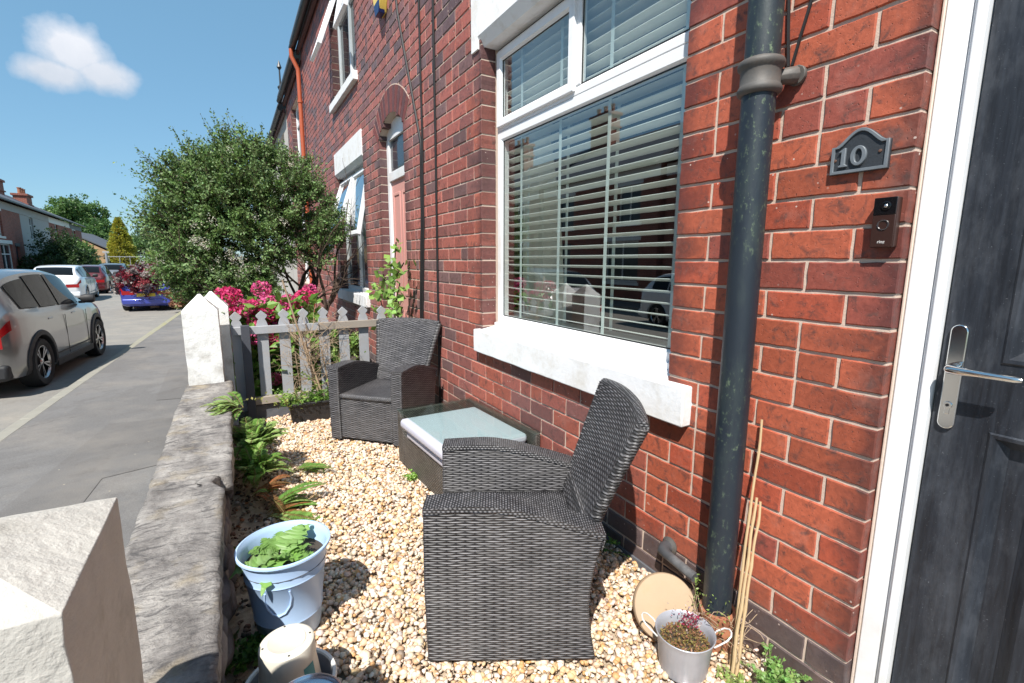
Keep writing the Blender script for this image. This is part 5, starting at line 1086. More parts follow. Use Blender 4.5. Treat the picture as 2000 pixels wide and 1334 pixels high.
n_ = 1500; P = np.stack([RS.uniform(-.36,.42,n_), RS.normal(0,.16,n_)-.06, RS.uniform(.05,.94,n_)],1); dd = np.stack([RS.normal(0,1,n_), RS.normal(-.4,.7,n_), RS.normal(.25,.45,n_)],1); V_, F_, C_ = leaf_mesh(P, dd, RS.uniform(.06,.13,n_), .62, vcol(n_, (.14,.27,.05), .35), fold=.2, bend=.15); npmesh('leaves', V_, F_, MT['leaf'], hy, C_)
m_ = MB(); [m_.tube([(random.uniform(-.1,.1), random.uniform(-.08,.08), 0), (random.uniform(-.3,.35), random.uniform(-.2,.1), .85)], .006, 5) for i in range(18)]; m_.build('stems', MT['bark'], hy)
# ---------------------------------------------------------------- big evergreen shrub in the next garden
tr_ = thing('evergreen_tree', 'big dense small-leaved evergreen bush with clusters of white blossom filling the next garden', 'tree', (.55,6.6,GZ)); O = np.array((.55,6.6,GZ))
# crown: lobes of foliage around limbs, with sprays reaching outwards
lobes = [((-.36,6.5,.42),(.36,.4,.34)),((-.30,6.4,-.02),(.38,.4,.34)),((.0,6.3,-.36),(.40,.35,.18)),((.15,6.6,.45),(.5,.4,.55)),((.05,6.4,-.18),(.42,.4,.25)),((.30,6.6,.86),(.48,.55,.46)),((-.22,6.5,.80),(.36,.4,.36)),((-.10,6.5,.55),(.45,.5,.42)),((.62,6.7,.75),(.48,.5,.48)),((-.32,6.5,.18),(.34,.45,.38)),((.05,6.4,.10),(.45,.5,.42)),((.50,6.4,.28),(.34,.4,.34)),((.82,6.6,.52),(.40,.42,.32)),((-.10,6.3,-.28),(.40,.4,.26)),((-.28,6.4,-.12),(.34,.4,.3)),((1.0,6.5,.30),(.22,.3,.26)),((.20,6.7,1.10),(.28,.35,.24)),((.72,6.6,.98),(.30,.35,.26)),((.30,6.25,-.30),(.25,.3,.18)),((.86,6.35,.12),(.26,.25,.22)),((-.02,6.9,.9),(.4,.4,.4))]
P, dd, S, C, sprayP = [], [], [], [], []
bw_ = MB(); crown_c = np.array((.32,6.6,.20))
nsp = 1500
wts = np.array([a[1][0]*a[1][2] for a in lobes]); wts /= wts.sum()
for i in range(nsp):
    c, s = lobes[RS.choice(len(lobes), p=wts)]; u = RS.normal(size=3); u /= np.linalg.norm(u); c = np.array(c); b = c+u*np.array(s)*RS.uniform(.55,.98)
    outd = (b-crown_c); outd /= np.linalg.norm(outd); d = outd*.8+u*.5+np.array((0,0,.35))+RS.normal(0,.25,3); d /= np.linalg.norm(d); L = RS.uniform(.12,.26)
    sprayP.append((b, d, L, 60))
for (x,y,z,dx,dz,L) in ((-.30,6.6,.52,-1,.35,.55),(-.45,6.5,.30,-1,.28,.42),(-.50,6.5,.42,-1,.7,.28),(-.42,6.5,.66,-.5,1,.36),(-.05,6.6,.95,-.6,1,.34),(-.15,6.6,1.02,-.9,.6,.30),(.12,6.6,1.18,-.35,1,.34),(.28,6.6,1.24,-.15,1,.34),(.18,6.6,1.10,-.55,1,.36),(.42,6.6,1.16,.3,1,.26),(-.50,6.5,.72,-1,.75,.46),(-.50,6.5,.90,-.8,.9,.40),(-.60,6.5,.36,-1,.35,.44),(.05,6.6,1.26,-.2,1,.42),(.34,6.6,1.30,.1,1,.36),(-.22,6.6,1.05,-.7,1,.40),(-.58,6.5,.44,-1,.15,.30),(.90,6.6,.80,.8,.7,.26),(1.08,6.5,.52,1,.3,.26),(1.05,6.5,.30,1,-.1,.24),(-.55,6.5,.18,-1,.05,.26),(.60,6.6,1.15,.3,1,.24),(-.30,6.5,.80,-.8,.9,.3)):
    for k in range(5): sprayP.append((np.array((x,y,z))+RS.normal(0,.05,3), np.array((dx+RS.normal(0,.13),RS.normal(0,.2),dz+RS.normal(0,.13))), L*RS.uniform(.6,1.1), 70))
for (b, d, L, nl) in sprayP:
    d = d/np.linalg.norm(d); base = (.115,.195,.055) if RS.rand() < .6 else (.17,.265,.10); br = RS.uniform(.75,1.2); ns_ = 5; per = max(6, nl//ns_)
    for k in range(ns_):
        e = d+RS.normal(0,.42,3)*(k > 0); e /= np.linalg.norm(e); l_ = L*RS.uniform(.6,1.1)*(1 if k else 1.15); t = (np.arange(per)+RS.rand(per))/per; q = b+e*(l_*t)[:,None]+RS.normal(0,.006,(per,3)); P.append(q)
        r_ = RS.normal(size=(per,3)); r_ -= (r_@e)[:,None]*e; r_ /= np.linalg.norm(r_,axis=1)[:,None]; dd.append(r_+e*RS.uniform(.3,1.1,(per,1))); S.append(RS.uniform(.028,.050,per)*(1.1-.35*t)); C.append(vcol(per, np.array(base)*br, .2))
        if RS.rand() < .5: bw_.tube([Vector(b-d*.05-O), Vector(b+e*l_-O)], [.0035,.0015], 4, caps=False)
P = np.concatenate(P); V_, F_, C_ = leaf_mesh(P-O, np.concatenate(dd), np.concatenate(S), .55, np.concatenate(C)); npmesh('crown', V_, F_, MT['leafg'], tr_, C_)
# blossom
P, S = [], []
for i in range(46):
    c, s = lobes[RS.choice(len(lobes), p=wts)]; u = RS.normal(size=3); u[1] = -abs(u[1]); u /= np.linalg.norm(u); b = np.array(c)+u*np.array(s)*1.02
    if RS.rand() < .5: b = np.array((RS.uniform(-.35,.15),6.02,RS.uniform(-.25,.45)))
    n_ = RS.randint(30,80); P.append(b+RS.normal(0,.026,(n_,3)))
P = np.concatenate(P); n_ = len(P); V_, F_, C_ = leaf_mesh(P-O, RS.normal(size=(n_,3)), RS.uniform(.012,.020,n_), .9, vcol(n_, (.60,.58,.48), .15)); npmesh('blossom', V_, F_, MT['petal'], tr_, C_)
random.seed(21)
def limb(p, d, L, r, dep, tgt=None):
    p = Vector(p); d = Vector(d).normalized(); pts, rr = [p], [r]; n = 6
    for i in range(n): d = (d+Vector([random.gauss(0,.13) for _ in range(3)])+Vector((0,0,.05))).normalized(); pts.append(pts[-1]+d*L/n); rr.append(lerp(r, r*.55, (i+1)/n))
    bw_.tube([q-Vector(O) for q in pts], rr, 7, caps=False)
    if dep:
        for k in range(3): limb(pts[random.randint(3,n)], d+Vector((random.gauss(0,.6),random.gauss(0,.4),random.gauss(0,.3))), L*random.uniform(.55,.8), rr[-1]*.8, dep-1)
for (x,y,dx,dy,r) in ((.55,6.6,-.25,0,.055),(.60,6.6,.30,.1,.05),(.50,6.5,-.75,-.1,.045),(.72,6.55,.55,0,.04),(.85,6.5,.15,.1,.030),(.64,6.7,.05,.2,.045)): limb((x,y,GZ), (dx,dy,1), 1.15, r, 3)
bw_.build('trunk', MT['bark'], tr_, smooth=True)
# reddish brown dried shrub left of the evergreen
def shrub(label, c, r, n, size, cols, name='shrub', cat='shrub', group=None, sq=(1,1,.8), wr=.55, mat='leaf', lob=9, trunk=None, core=.35):
    t = thing(name, label, cat, c, 0, group); L = []; c0 = np.zeros(3); zc = r*sq[2]
    for i in range(lob): u = RS.normal(size=3); u /= np.linalg.norm(u); L.append((u*np.array(sq)*r*.55+np.array((0,0,zc+ (trunk or 0))), r*RS.uniform(.35,.55)))
    P = [];
    for k in range(n//40):
        lc, lr = L[RS.randint(lob)]; u = RS.normal(size=3); u /= np.linalg.norm(u); b = lc+u*lr*RS.uniform(core,1.)**.5*np.array((1,1,.85)); P.append(b+RS.normal(0,lr*.12,(40,3)))
    P = np.concatenate(P); P[:,2] = np.maximum(P[:,2], .02); m = len(P); ci = RS.randint(len(cols), size=m//40); C = np.repeat(np.array([cols[i] for i in ci]), 40, 0)*RS.uniform(.7,1.3,(m,1))
    V_, F_, C_ = leaf_mesh(P, RS.normal(size=(m,3))+np.array((0,0,.3)), RS.uniform(*size, m), wr, C); npmesh('crown', V_, F_, MT[mat], t, C_)
    m_ = MB(); rr = r*.05
    for k in range(5 if not trunk else 1): m_.tube([(0,0,0),(RS.normal(0,.05)*r, RS.normal(0,.05)*r, (trunk or 0)+zc*.5),(RS.normal(0,.3)*r, RS.normal(0,.3)*r, (trunk or 0)+zc)], [rr*(3 if trunk else 1), rr*(2 if trunk else .8), rr*.5], 6, caps=False)
    if trunk:
        for k in range(6): m_.tube([(0,0,trunk*.8),(RS.normal(0,.35)*r, RS.normal(0,.35)*r, trunk+zc*1.1)], [rr*1.4, rr*.4], 5, caps=False)
    m_.build('trunk', MT['bark'], t); return t
shrub('dark understorey shrub under the big evergreen bush', (.2,6.9,GZ), .42, 5000, (.03,.06), [(.05,.10,.03),(.07,.14,.04)])
shrub('small clump of foliage against the wall below the neighbouring window', (1.05,5.9,GZ), .33, 3600, (.03,.06), [(.16,.28,.06),(.24,.34,.10),(.06,.10,.03)])
# climber by the arched door
cl = thing('climbing_plant', 'light green climbing plant with heart-shaped leaves beside the pink arched door', 'climber', (1.30,4.45,GZ)); P, S = [], []; m_ = MB(); random.seed(4)
for (x,y,z,x2,y2,z2) in ((1.30,4.45,-.1,1.28,4.28,.16),(1.30,4.5,-.5,1.28,4.75,-.12),(1.29,4.45,-.45,1.27,4.18,-.20),(1.29,4.4,-.7,1.22,4.05,-.30),(1.28,4.5,-.8,1.25,4.85,-.30),(1.30,4.5,-.2,1.27,4.05,-.02),(1.29,4.35,-.85,1.25,4.15,-.55),(1.28,4.6,-.35,1.25,4.9,-.25)):
    m_.tube([(0,0,0),(x-1.30,y-4.45,z-GZ),(x2-1.30,y2-4.45,z2-GZ)], .006, 5, caps=False)
    for k in range(30): t = random.random(); P.append((lerp(x,x2,t)-1.30+random.gauss(0,.03), lerp(y,y2,t)-4.45+random.gauss(0,.05), lerp(z,z2,t)-GZ+random.gauss(0,.04)))
P = np.array(P); n_ = len(P); d = np.stack([RS.normal(-.5,.5,n_), RS.normal(-.4,.6,n_), RS.normal(-.2,.5,n_)],1); V_, F_, C_ = leaf_mesh(P, d, RS.uniform(.05,.09,n_), .85, vcol(n_, (.22,.36,.09), .35), fold=.2); npmesh('leaves', V_, F_, MT['leaf'], cl, C_); m_.build('stems', MT['bark'], cl)
# ================================================================ cars
def make_car(name, label, loc, rz, paint, L=4.0, W=1.70, H=1.50, wr=.325, crossover=True, group=None, seg=1, estate=0, detail=True, glasscol='carglass'):
    """local frame: y forward, origin at ground under the middle. Loft of side profile x cross-sections."""
    t = thing(name, label, 'car', loc, rz, group); pm_ = paint; hl = L/2; gc = .20 if crossover else .17
    ax_r, ax_f = -hl+.19*L, hl-.205*L
    # stations: (y, bottom z, belt z, roof z, half width belt, half width roof)
    belt = H*.64; b0 = H*.60
    st_ = [(-hl, .42, H*.50, H*.52, .74, .70), (-hl+.04, .30, H*.585, H*.60, .83, .76), (-hl+.14, gc+.03, H*.66, H*.69, .93, .78), (-hl+.36, gc+.02, H*.675, H*.855, .975, .72), (-hl+.62, gc, H*.665, H*.95, 1.0, .70), (-hl+1.05, gc, H*.65, H*.99, 1.0, .71), (-hl+1.55, gc, H*.64, H*1.0, 1.0, .72), (-hl+2.05, gc, H*.63, H*.985, 1.0, .715), (-hl+2.45, gc, H*.62, H*.94, 1.0, .70), (-hl+2.75, gc, H*.615, H*.81, .99, .70), (-hl+3.02, gc, H*.61, H*.655, .985, .74), (-hl+3.3, gc, H*.595, H*.625, .97, .72), (-hl+3.65, gc+.02, H*.55, H*.575, .92, .66), (-hl+3.88, .27, H*.47, H*.49, .83, .58), (hl, .36, H*.40, H*.42, .70, .5)]
    k = L/4.0; st_ = [((s[0]+hl)*k*(4.0/4.0)-hl if i < len(st_)-1 else hl, *s[1:]) for i, s in enumerate(st_)]
    hw = W/2; cols = []
    def ring(s):
        y, zb, zbelt, zr, wb, wr_ = s; zm = zb+(zbelt-zb)*.45
        return [(0, y, zb-.02), (hw*wb*.80, y, zb-.02), (hw*wb*.955, y, zb+.02), (hw*wb*.995, y, zb+.10), (hw*wb*1.0, y, zm), (hw*wb*.985, y, zbelt-.10), (hw*wb*.95, y, zbelt-.02), (hw*wb*.925, y, zbelt+.012), (hw*lerp(wb*.92, wr_, .5), y, lerp(zbelt, zr, .5)), (hw*wr_*1.0, y, lerp(zbelt, zr, .93)), (hw*wr_*.90, y, zr-.004), (hw*wr_*.5, y, zr+.012), (0, y, zr+.018)]
    G = [ring(s) for s in st_]; n, m = len(G), len(G[0])
    # refine along y by spline
    def cr(p0, p1, p2, p3, t): return tuple(.5*((2*p1[i])+(-p0[i]+p2[i])*t+(2*p0[i]-5*p1[i]+4*p2[i]-p3[i])*t*t+(-p0[i]+3*p1[i]-3*p2[i]+p3[i])*t**3) for i in range(3))
    Rf = 4; GG = []
    for i in range(n-1):
        for q in range(Rf): GG.append([cr(G[max(i-1,0)][j], G[i][j], G[i+1][j], G[min(i+2,n-1)][j], q/Rf) for j in range(m)])
    GG.append(G[-1]); n = len(GG); V = []; 
    for g in GG: V += [(-p[0], p[1], p[2]) for p in g[::-1]]+[p for p in g[1:]]
    mm = 2*m-1; F_ = [(i*mm+j, i*mm+j+1, (i+1)*mm+j+1, (i+1)*mm+j) for i in range(n-1) for j in range(mm-1)]+[tuple(range(mm))[::-1], tuple((n-1)*mm+j for j in range(mm))]
    body = MB(); body.add(V, F_); bo = body.build('body', pm_, t, smooth=True)
    # wheel wells cut out of the body
    cut = MB(); [cut.tube([(sx*(hw+.1), ay, wr), (sx*(hw-.28), ay, wr)], wr*1.17, 28) for sx in (-1,1) for ay in (ax_r, ax_f)]
    me = bpy.data.meshes.new('cut'); me.from_pydata(cut.v, [], cut.f); cobj = bpy.data.objects.new('cut', me); COL.objects.link(cobj); cobj.parent = t
    if True:
        bpy.context.view_layer.update(); bmd = bo.modifiers.new('b', 'BOOLEAN'); bmd.operation = 'DIFFERENCE'; bmd.object = cobj; bmd.solver = 'EXACT'
        dg_ = bpy.context.evaluated_depsgraph_get(); ev = bo.evaluated_get(dg_); nm_ = bpy.data.meshes.new_from_object(ev); bo.modifiers.clear(); bo.data = nm_
        bpy.data.objects.remove(cobj)
    nm_.polygons.foreach_set('use_smooth', [True]*len(nm_.polygons))
    try: nm_.set_sharp_from_angle(angle=R(38))
    except Exception: pass
    idx = lambda y: min(range(n), key=lambda i: abs(GG[i][5][1]-y))
    def side_glass(ya, yb, j0, j1, nm, taper=0, rows=6, cols_=14):
        for sx in (-1, 1):
            gm = MB(); V2 = []
            for a in range(rows+1):
                for b in range(cols_+1):
                    tz_ = a/rows; yy = lerp(ya+taper*tz_*abs(yb-ya)*.0, yb, b/cols_)
                    i = 0
                    while i < n-2 and GG[i+1][5][1] < yy: i += 1
                    f = (yy-GG[i][5][1])/(GG[i+1][5][1]-GG[i][5][1]+1e-9); lo = Vector([lerp(GG[i][7][c], GG[i+1][7][c], f) for c in range(3)]); mi = Vector([lerp(GG[i][8][c], GG[i+1][8][c], f) for c in range(3)]); hi = Vector([lerp(GG[i][9][c], GG[i+1][9][c], f) for c in range(3)])
                    tt = lerp(j0, j1, tz_); p = lo.lerp(mi, tt*2) if tt < .5 else mi.lerp(hi, tt*2-1); V2.append((sx*(p.x+.014), p.y, p.z+.004))
            gm.add(V2, [(a*(cols_+1)+b, a*(cols_+1)+b+1, (a+1)*(cols_+1)+b+1, (a+1)*(cols_+1)+b) for a in range(rows) for b in range(cols_)]); gm.build(nm, MT[glasscol], t, smooth=True)
    side_glass(-hl+.50*k, -hl+1.02*k, .06, .86, 'side_window'); side_glass(-hl+1.07*k, -hl+1.66*k, .05, .93, 'side_window'); side_glass(-hl+1.72*k, -hl+2.52*k, .05, .93, 'side_window')
    def cross_glass(ia, ib, nm):
        gm = MB(); ra, rb_ = GG[ia], GG[ib]; js = [8, 10, 11, 12]
        def pt(r, u, w): # u -1..1
            j = [r[10], r[11], r[12]]; a = abs(u); p = Vector(j[2]).lerp(Vector(j[1]), a*2) if a < .5 else Vector(j[1]).lerp(Vector(j[0]), a*2-1); return (math.copysign(p.x, u), p.y, p.z+.012)
        n1 = ib-ia; V2 = []
        for i in range(ia, ib+1):
            for u in np.linspace(-.97, .97, 13): V2.append(pt(GG[i], u, 0))
        gm.add(V2, [(i*13+j, i*13+j+1, (i+1)*13+j+1, (i+1)*13+j) for i in range(n1) for j in range(12)]); gm.build(nm, MT[glasscol], t, smooth=True)
    cross_glass(2*Rf+1, 4*Rf-1, 'rear_window'); cross_glass(8*Rf+1, 10*Rf-1, 'windscreen')
    # wheels
    for sx in (-1, 1):
        for ay in (ax_r, ax_f):
            w_ = bpy.data.objects.new('wheel', None); COL.objects.link(w_); w_.parent = t; w_.location = (sx*(hw-.105), ay, wr); w_.rotation_euler = (0, R(90)*sx, 0)
            m_ = MB(); m_.lathe([(wr*.66,-.10),(wr*.93,-.105),(wr*.985,-.085),(wr,-.05),(wr,.05),(wr*.985,.085),(wr*.93,.105),(wr*.70,.098),(wr*.66,.085)], (0,0,0), 40); m_.build('tyre', MT['tyre'], w_, smooth=True)
            m_ = MB(); m_.lathe([(wr*.66,.085),(wr*.69,.092),(wr*.665,.094),(wr*.62,.07)], (0,0,0), 36)
            for s5 in range(5):
                for dd_ in (-.16, .16):
                    a_ = s5*2*math.pi/5+dd_; m_.add([(math.cos(a_-dd_*.6-.10)*wr*.14, math.sin(a_-dd_*.6-.10)*wr*.14, .075), (math.cos(a_-dd_*.6+.10)*wr*.14, math.sin(a_-dd_*.6+.10)*wr*.14, .075), (math.cos(a_+.075)*wr*.66, math.sin(a_+.075)*wr*.66, .086), (math.cos(a_-.075)*wr*.66, math.sin(a_-.075)*wr*.66, .086)], [(0,1,2,3)])
            m_.lathe([(0,.082),(wr*.12,.080),(wr*.16,.07)], (0,0,0), 16); m_.build('rim', MT['alloy'], w_, smooth=True)
            m_ = MB(); m_.lathe([(0,.02),(wr*.665,.02)], (0,0,0), 24); m_.build('brake_disc', MT['seatback'], w_)
            if crossover or True:
                ar = MB(); prof = []; n_ = 26; r1, r2 = wr*1.13, wr*(1.36 if crossover else 1.17)
                def side_x(y_, z_):
                    i = 0
                    while i < n-2 and GG[i+1][5][1] < y_: i += 1
                    q = GG[i]; zz = [p[2] for p in q]; 
                    for j in range(2, 7):
                        if zz[j] <= z_ <= zz[j+1] or j == 6: f = (z_-zz[j])/(zz[j+1]-zz[j]+1e-9); return lerp(q[j][0], q[j+1][0], min(max(f,0),1))
                    return hw
                V2 = []
                for a_ in np.linspace(-.22, math.pi+.22, n_):
                    for rr_, o_ in ((r1, -.10), (r1, .012), (r1*1.02, .020), (r2*.98, .016), (r2, -.004)):
                        y_, z_ = ay+rr_*math.cos(a_), wr+rr_*math.sin(a_); V2.append((sx*(side_x(y_, max(z_, gc+.04))+o_), y_, z_))
                ar.add(V2, [(i*5+j, i*5+j+1, (i+1)*5+j+1, (i+1)*5+j) for i in range(n_-1) for j in range(4)]); ar.build('wheel_arch', MT['cladding'] if crossover else pm_, t, smooth=True)
        # sill, handles, mirrors, lamps
        m_ = MB(); m_.box(sx*(hw-.02) if sx > 0 else -(hw+.006), (hw+.006) if sx > 0 else -(hw-.02), ax_r+wr*1.3, ax_f-wr*1.3, gc-.005, gc+.10); m_.build('side_sill', MT['cladding'], t, bevel=.01)
        m_ = MB(); m_.box(sx*hw*.995-.004, sx*hw*.995+.006, ax_r+wr*1.42, ax_f-wr*1.5, gc+.17, gc+.19); m_.build('door_strip', MT['cladding'], t, bevel=.003)
        for yy in (-hl+1.1*k, -hl+2.0*k):
            m_ = MB(); m_.box(sx*(hw*.98)-.012, sx*(hw*.98)+.012, yy, yy+.16, belt-.13, belt-.105); m_.build('door_handle', pm_, t, bevel=.006)
        [MB().box(sx*(hw*.999)-.003, sx*(hw*.999)+.0025, yy, yy+.006, gc+.12, belt-.11).build('door_gap', MT['gasket'], t) for yy in (-hl+1.69*k, -hl+2.60*k)]
        m_ = MB(); m_.lathe([(0,-.10),(.055,-.085),(.075,-.03),(.078,.05),(.06,.09),(0,.10)], (0,0,0), 14, Matrix.Translation((sx*(hw+.065), -hl+2.55*k, belt+.07)) @ Matrix.Rotation(R(90),4,'Y') @ Matrix.Diagonal((1,.75,1,1))); m_.box(sx*(hw-.03)-.03, sx*(hw-.03)+.05, -hl+2.53*k, -hl+2.58*k, belt-.01, belt+.03); m_.build('door_mirror', MT['cladding'], t, smooth=True)
        def patch(nm, mat, yz, off=.012):
            V2 = [(sx*(side_x(y_, z_)+off), y_, z_) for y_, z_ in yz]; c_ = V2; MB().add(V2, [tuple(range(len(V2)))]).build(nm, MT[mat], t)
        lm = MB(); i2 = 2*Rf
        V2 = []
        for i in range(1, i2+1):
            q = GG[i]
            for f in (0, .35, .7, 1): p = Vector(q[5]).lerp(Vector(q[4]), f*.36-.10); V2.append((sx*(p.x+.010), p.y-.006, p.z))
        q0 = GG[1]; 
        lm.add(V2, [(a*4+b, a*4+b+1, (a+1)*4+b+1, (a+1)*4+b) for a in range(i2-1) for b in range(3)])
        p = Vector(GG[0][5]); lm.add([(sx*(hw*.86), -hl-.004, H*.50), (sx*hw*.40, -hl-.006, H*.49), (sx*hw*.40, -hl-.006, H*.405), (sx*(hw*.86), -hl+.002, H*.405)], [(0,1,2,3)]); lm.build('tail_lamp', MT['lampred'], t, smooth=True)
        hd_ = MB(); q = GG[-4]; hd_.add([(sx*hw*.55, hl-.02, H*.37), (sx*hw*.82, hl-.12, H*.40), (sx*hw*.88, hl-.32, H*.50), (sx*hw*.60, hl-.12, H*.47)], [(0,1,2,3)]); hd_.build('headlight', MT['chrome_trim'], t)
    m_ = MB(); m_.box(-hw*.88, hw*.88, -hl-.012, -hl+.25, .24, .44); m_.build('rear_bumper', MT['cladding'] if crossover else pm_, t, bevel=.04)
    m_ = MB(); m_.box(-.26, .26, -hl-.016, -hl-.008, H*.36, H*.36+.11); m_.build('number_plate', MT['plate'], t)
    m_ = MB(); m_.box(-hw*.85, hw*.85, hl-.25, hl+.010, .24, .42); m_.build('front_bumper', MT['cladding'], t, bevel=.04)
    return t
p_grey = carpaint('champagne_paint', (.34,.335,.33), .8, .28); p_white = carpaint('white_paint', (.72,.74,.76), 0, .4); p_blue = carpaint('blue_violet_paint', (.045,.065,.36), .3, .35); p_dark = carpaint('dark_red_paint', (.10,.012,.015), .3, .35); p_sil = carpaint('steel_grey_paint', (.16,.17,.19), .6, .35)
HD = -math.atan(.045)
make_car('parked_car', 'champagne grey crossover with black wheel arches parked nearest by the kerb', (-3.14, 10.28, RZ), HD-.02, p_grey, 4.05, 1.74, 1.60, .335, True)
make_car('parked_car', 'blue violet hatchback parked by the kerb under the red-leaved shrub', (-2.50, 22.3, RZ), HD, p_blue, 3.7, 1.55, 1.42, .29, False)
make_car('parked_car', 'white car parked across the street behind the grey crossover', (-6.35, 28.2, RZ), HD+.10, p_white, 4.3, 1.78, 1.50, .32, False)
make_car('parked_car', 'dark red and black car parked beyond the white one', (-6.55, 34.0, RZ), HD+.10, p_dark, 4.2, 1.75, 1.46, .31, False)
make_car('parked_car', 'steel grey car farthest along, beyond the dark red one', (-6.6, 40.5, RZ), HD+.1, p_sil, 4.2, 1.75, 1.5, .31, False)
make_car('parked_car', 'white hatchback across the road, mirrored in the window', (-7.6, 8.0, RZ), R(180), p_white, 4.1, 1.72, 1.48, .31, False)
# ================================================================ houses across the road
def far_house(name, label, org, rz, w, d, he, hr, wallm, wins, doors=(), chim=None, trim=None, roofm='slate', band=None, gut=True, gable=False):
    """local: x along the street front, front face at y=0 facing -y, depth to +y"""
    t = thing(name, label, 'house', org, rz); holes = list(wins)+list(doors)
    xs = sorted({0, w, *[q for h in holes for q in h[:2]]}); zs = sorted({0, he, *[q for h in holes for q in h[2:4]]}); m_ = MB()
    for i in range(len(xs)-1):
        for k in range(len(zs)-1):
            if not inside((xs[i]+xs[i+1])/2, (zs[k]+zs[k+1])/2, [h[:4] for h in holes]): m_.box(xs[i], xs[i+1], 0, .22, zs[k], zs[k+1])
    m_.box(0, .2, .221, d, 0, he); m_.box(w-.2, w, .221, d, 0, he); m_.box(.2, w-.2, d-.2, d, 0, he)
    m_.prism([(.22, he), (d, he), (d/2, hr-.05)], .002, .2, 'x'); m_.prism([(.22, he), (d, he), (d/2, hr-.05)], w-.2, w-.002, 'x')
    m_.build('wall', wallm, t)
    for (a, b, c, e, *_) in wins:
        f_ = bpy.data.objects.new('window', None); COL.objects.link(f_); f_.parent = t; f_.location = (a, .1, c); g = MB(); frame_boxes(g, 0, .05, 0, b-a, 0, e-c, .07); g.box(0, .05, (b-a)/2-.03, (b-a)/2+.03, .07, e-c-.07); g.box(.001, .05, .07, b-a-.07, (e-c)*.62, (e-c)*.62+.06)
        g.v = [(p[1], p[0], p[2]) for p in g.v]; g.build('frame', MT['white_trim'], f_)
        MB().add([(0,.03,0),(b-a,.03,0),(b-a,.03,e-c),(0,.03,e-c)], [(0,1,2,3)]).build('pane', MT['winglass'], f_)
        MB().box(a-.1, b+.1, -.05, .1, c-.12, c).build('window_sill', MT['white_trim'], t); MB().box(a-.12, b+.12, -.02, .1, e, e+.2).build('lintel', MT['white_trim'], t)
    for (a, b, c, e, *_) in doors: MB().box(a, b, .12, .18, c, e).build('door', MT['dark_trim'], t); MB().box(a-.05, b+.05, -.03, .1, e, e+.18).build('door_lintel', MT['dark_trim'], t)
    r_ = MB(); r_.prism([(-.30, he-.02), (d/2, hr), (d+.3, he-.02), (d+.3, he+.12), (d/2, hr+.14), (-.30, he+.12)], -.05 if gable else 0, w+(.05 if gable else 0), 'x'); ro = r_.build('roof', MT[roofm], t)
    if chim:
        for (cx, cy, cw, ch) in chim:
            c_ = MB(); c_.box(cx-cw/2, cx+cw/2, cy-.35, cy+.35, he-.3, ch); c_.box(cx-cw/2-.07, cx+cw/2+.07, cy-.42, cy+.42, ch-.62, ch-.54); c_.box(cx-cw/2-.09, cx+cw/2+.09, cy-.44, cy+.44, ch+.001, ch+.14); c_.build('chimney', MT['far_brick'], t)
            [MB().lathe([(.11,0),(.10,.35),(.13,.38),(.13,.42)], (cx+o_, cy, ch+.14), 10).build('chimney_pot', MT['terracotta'], t) for o_ in np.linspace(-cw/2+.2, cw/2-.2, 3)]
    if band: MB().box(0, w, -.03, -.001, he-.45, he-.02).build('fascia_band', MT[band], t)
    if gut: MB().box(0, w, -.42, -.305, he-.02, he+.07).build('gutter', MT['gutter'], t)
    return t
zr_ = 3.22-PZ; tA = math.atan2(-1.7, 24.0)                     # street-side front runs from (-10.9,38) to (-12.6,62)
dirv = Vector((-1.7, 24.0, 0)).normalized(); rzf = math.atan2(dirv.y, dirv.x)
def fo(s): p = Vector((-10.75, 36.0, PZ))+dirv*s; return (p.x, p.y, p.z)
W2 = [(.8,2.0,3.0,4.3)]
far_house('brick_house', 'brick house across the road at the picture edge, with a tall square chimney', fo(-6.2), rzf, 12.3, 7, zr_, zr_+2.0, MT['far_brick'], [(2.5,3.7,2.9,4.3),(7.2,8.4,2.9,4.3),(7.4,9.6,.9,2.5)], [(10.3,11.2,.1,2.4)], [(9.0,1.6,1.3,6.4)], band='grey_render')
far_house('rendered_house', 'grey rendered house across the road with a broad brick chimney, partly behind the hedge', fo(6.11), rzf, 8.0, 7, zr_, zr_+2.0, MT['grey_render'], [(2.2,3.2,2.9,4.4)], [], [(3.6,1.7,1.2,6.7), (6.8,1.0,1.5,6.1)], band='grey_render')
far_house('brick_house', 'brick house across the road with a cream fascia band', fo(14.12), rzf, 8.2, 7, zr_-.02, zr_+1.9, MT['far_brick'], [(2.0,3.1,2.7,4.4),(4.6,6.2,.8,2.4)], [], None, band='white_trim')
far_house('brick_house', 'end brick house across the road with dark fascia and pale bay trim', fo(22.33), rzf, 6.2, 7, zr_-.04, zr_+1.8, MT['far_brick'], [(1.2,2.6,2.3,4.3),(1.3,3.0,.6,2.0)], [], None, band='dark_trim', gable=True)
for i in range(4):                                              # nearer run, seen in the window glass
    far_house('brick_house', ['brick house directly opposite the white window, mirrored in its glass', 'second brick house in the mirrored row across the road', 'third brick house in the mirrored row across the road', 'fourth brick house in the mirrored row across the road, joining the chimneyed one'][i], (-11.6+.35*i*.6, -2.5+8.05*i, PZ), R(90.5), 8.0, 7, 5.3, 7.6, MT['far_brick'], [(1.0,2.3,3.2,4.7),(5.4,6.7,3.2,4.7),(1.0,3.0,.8,2.5)], [(5.6,6.5,.1,2.3)], [(7.4,3.4,1.5,9.1)], band='white_trim')
far_house('bungalow', 'buff brick bungalow with its gable to the street and a dark slate roof', (-11.2,70,PZ), R(90), 14, 8.5, 2.3, 4.75, MT['buff_brick'], [(2.5,4.2,.9,1.9)], [], None, gable=True)
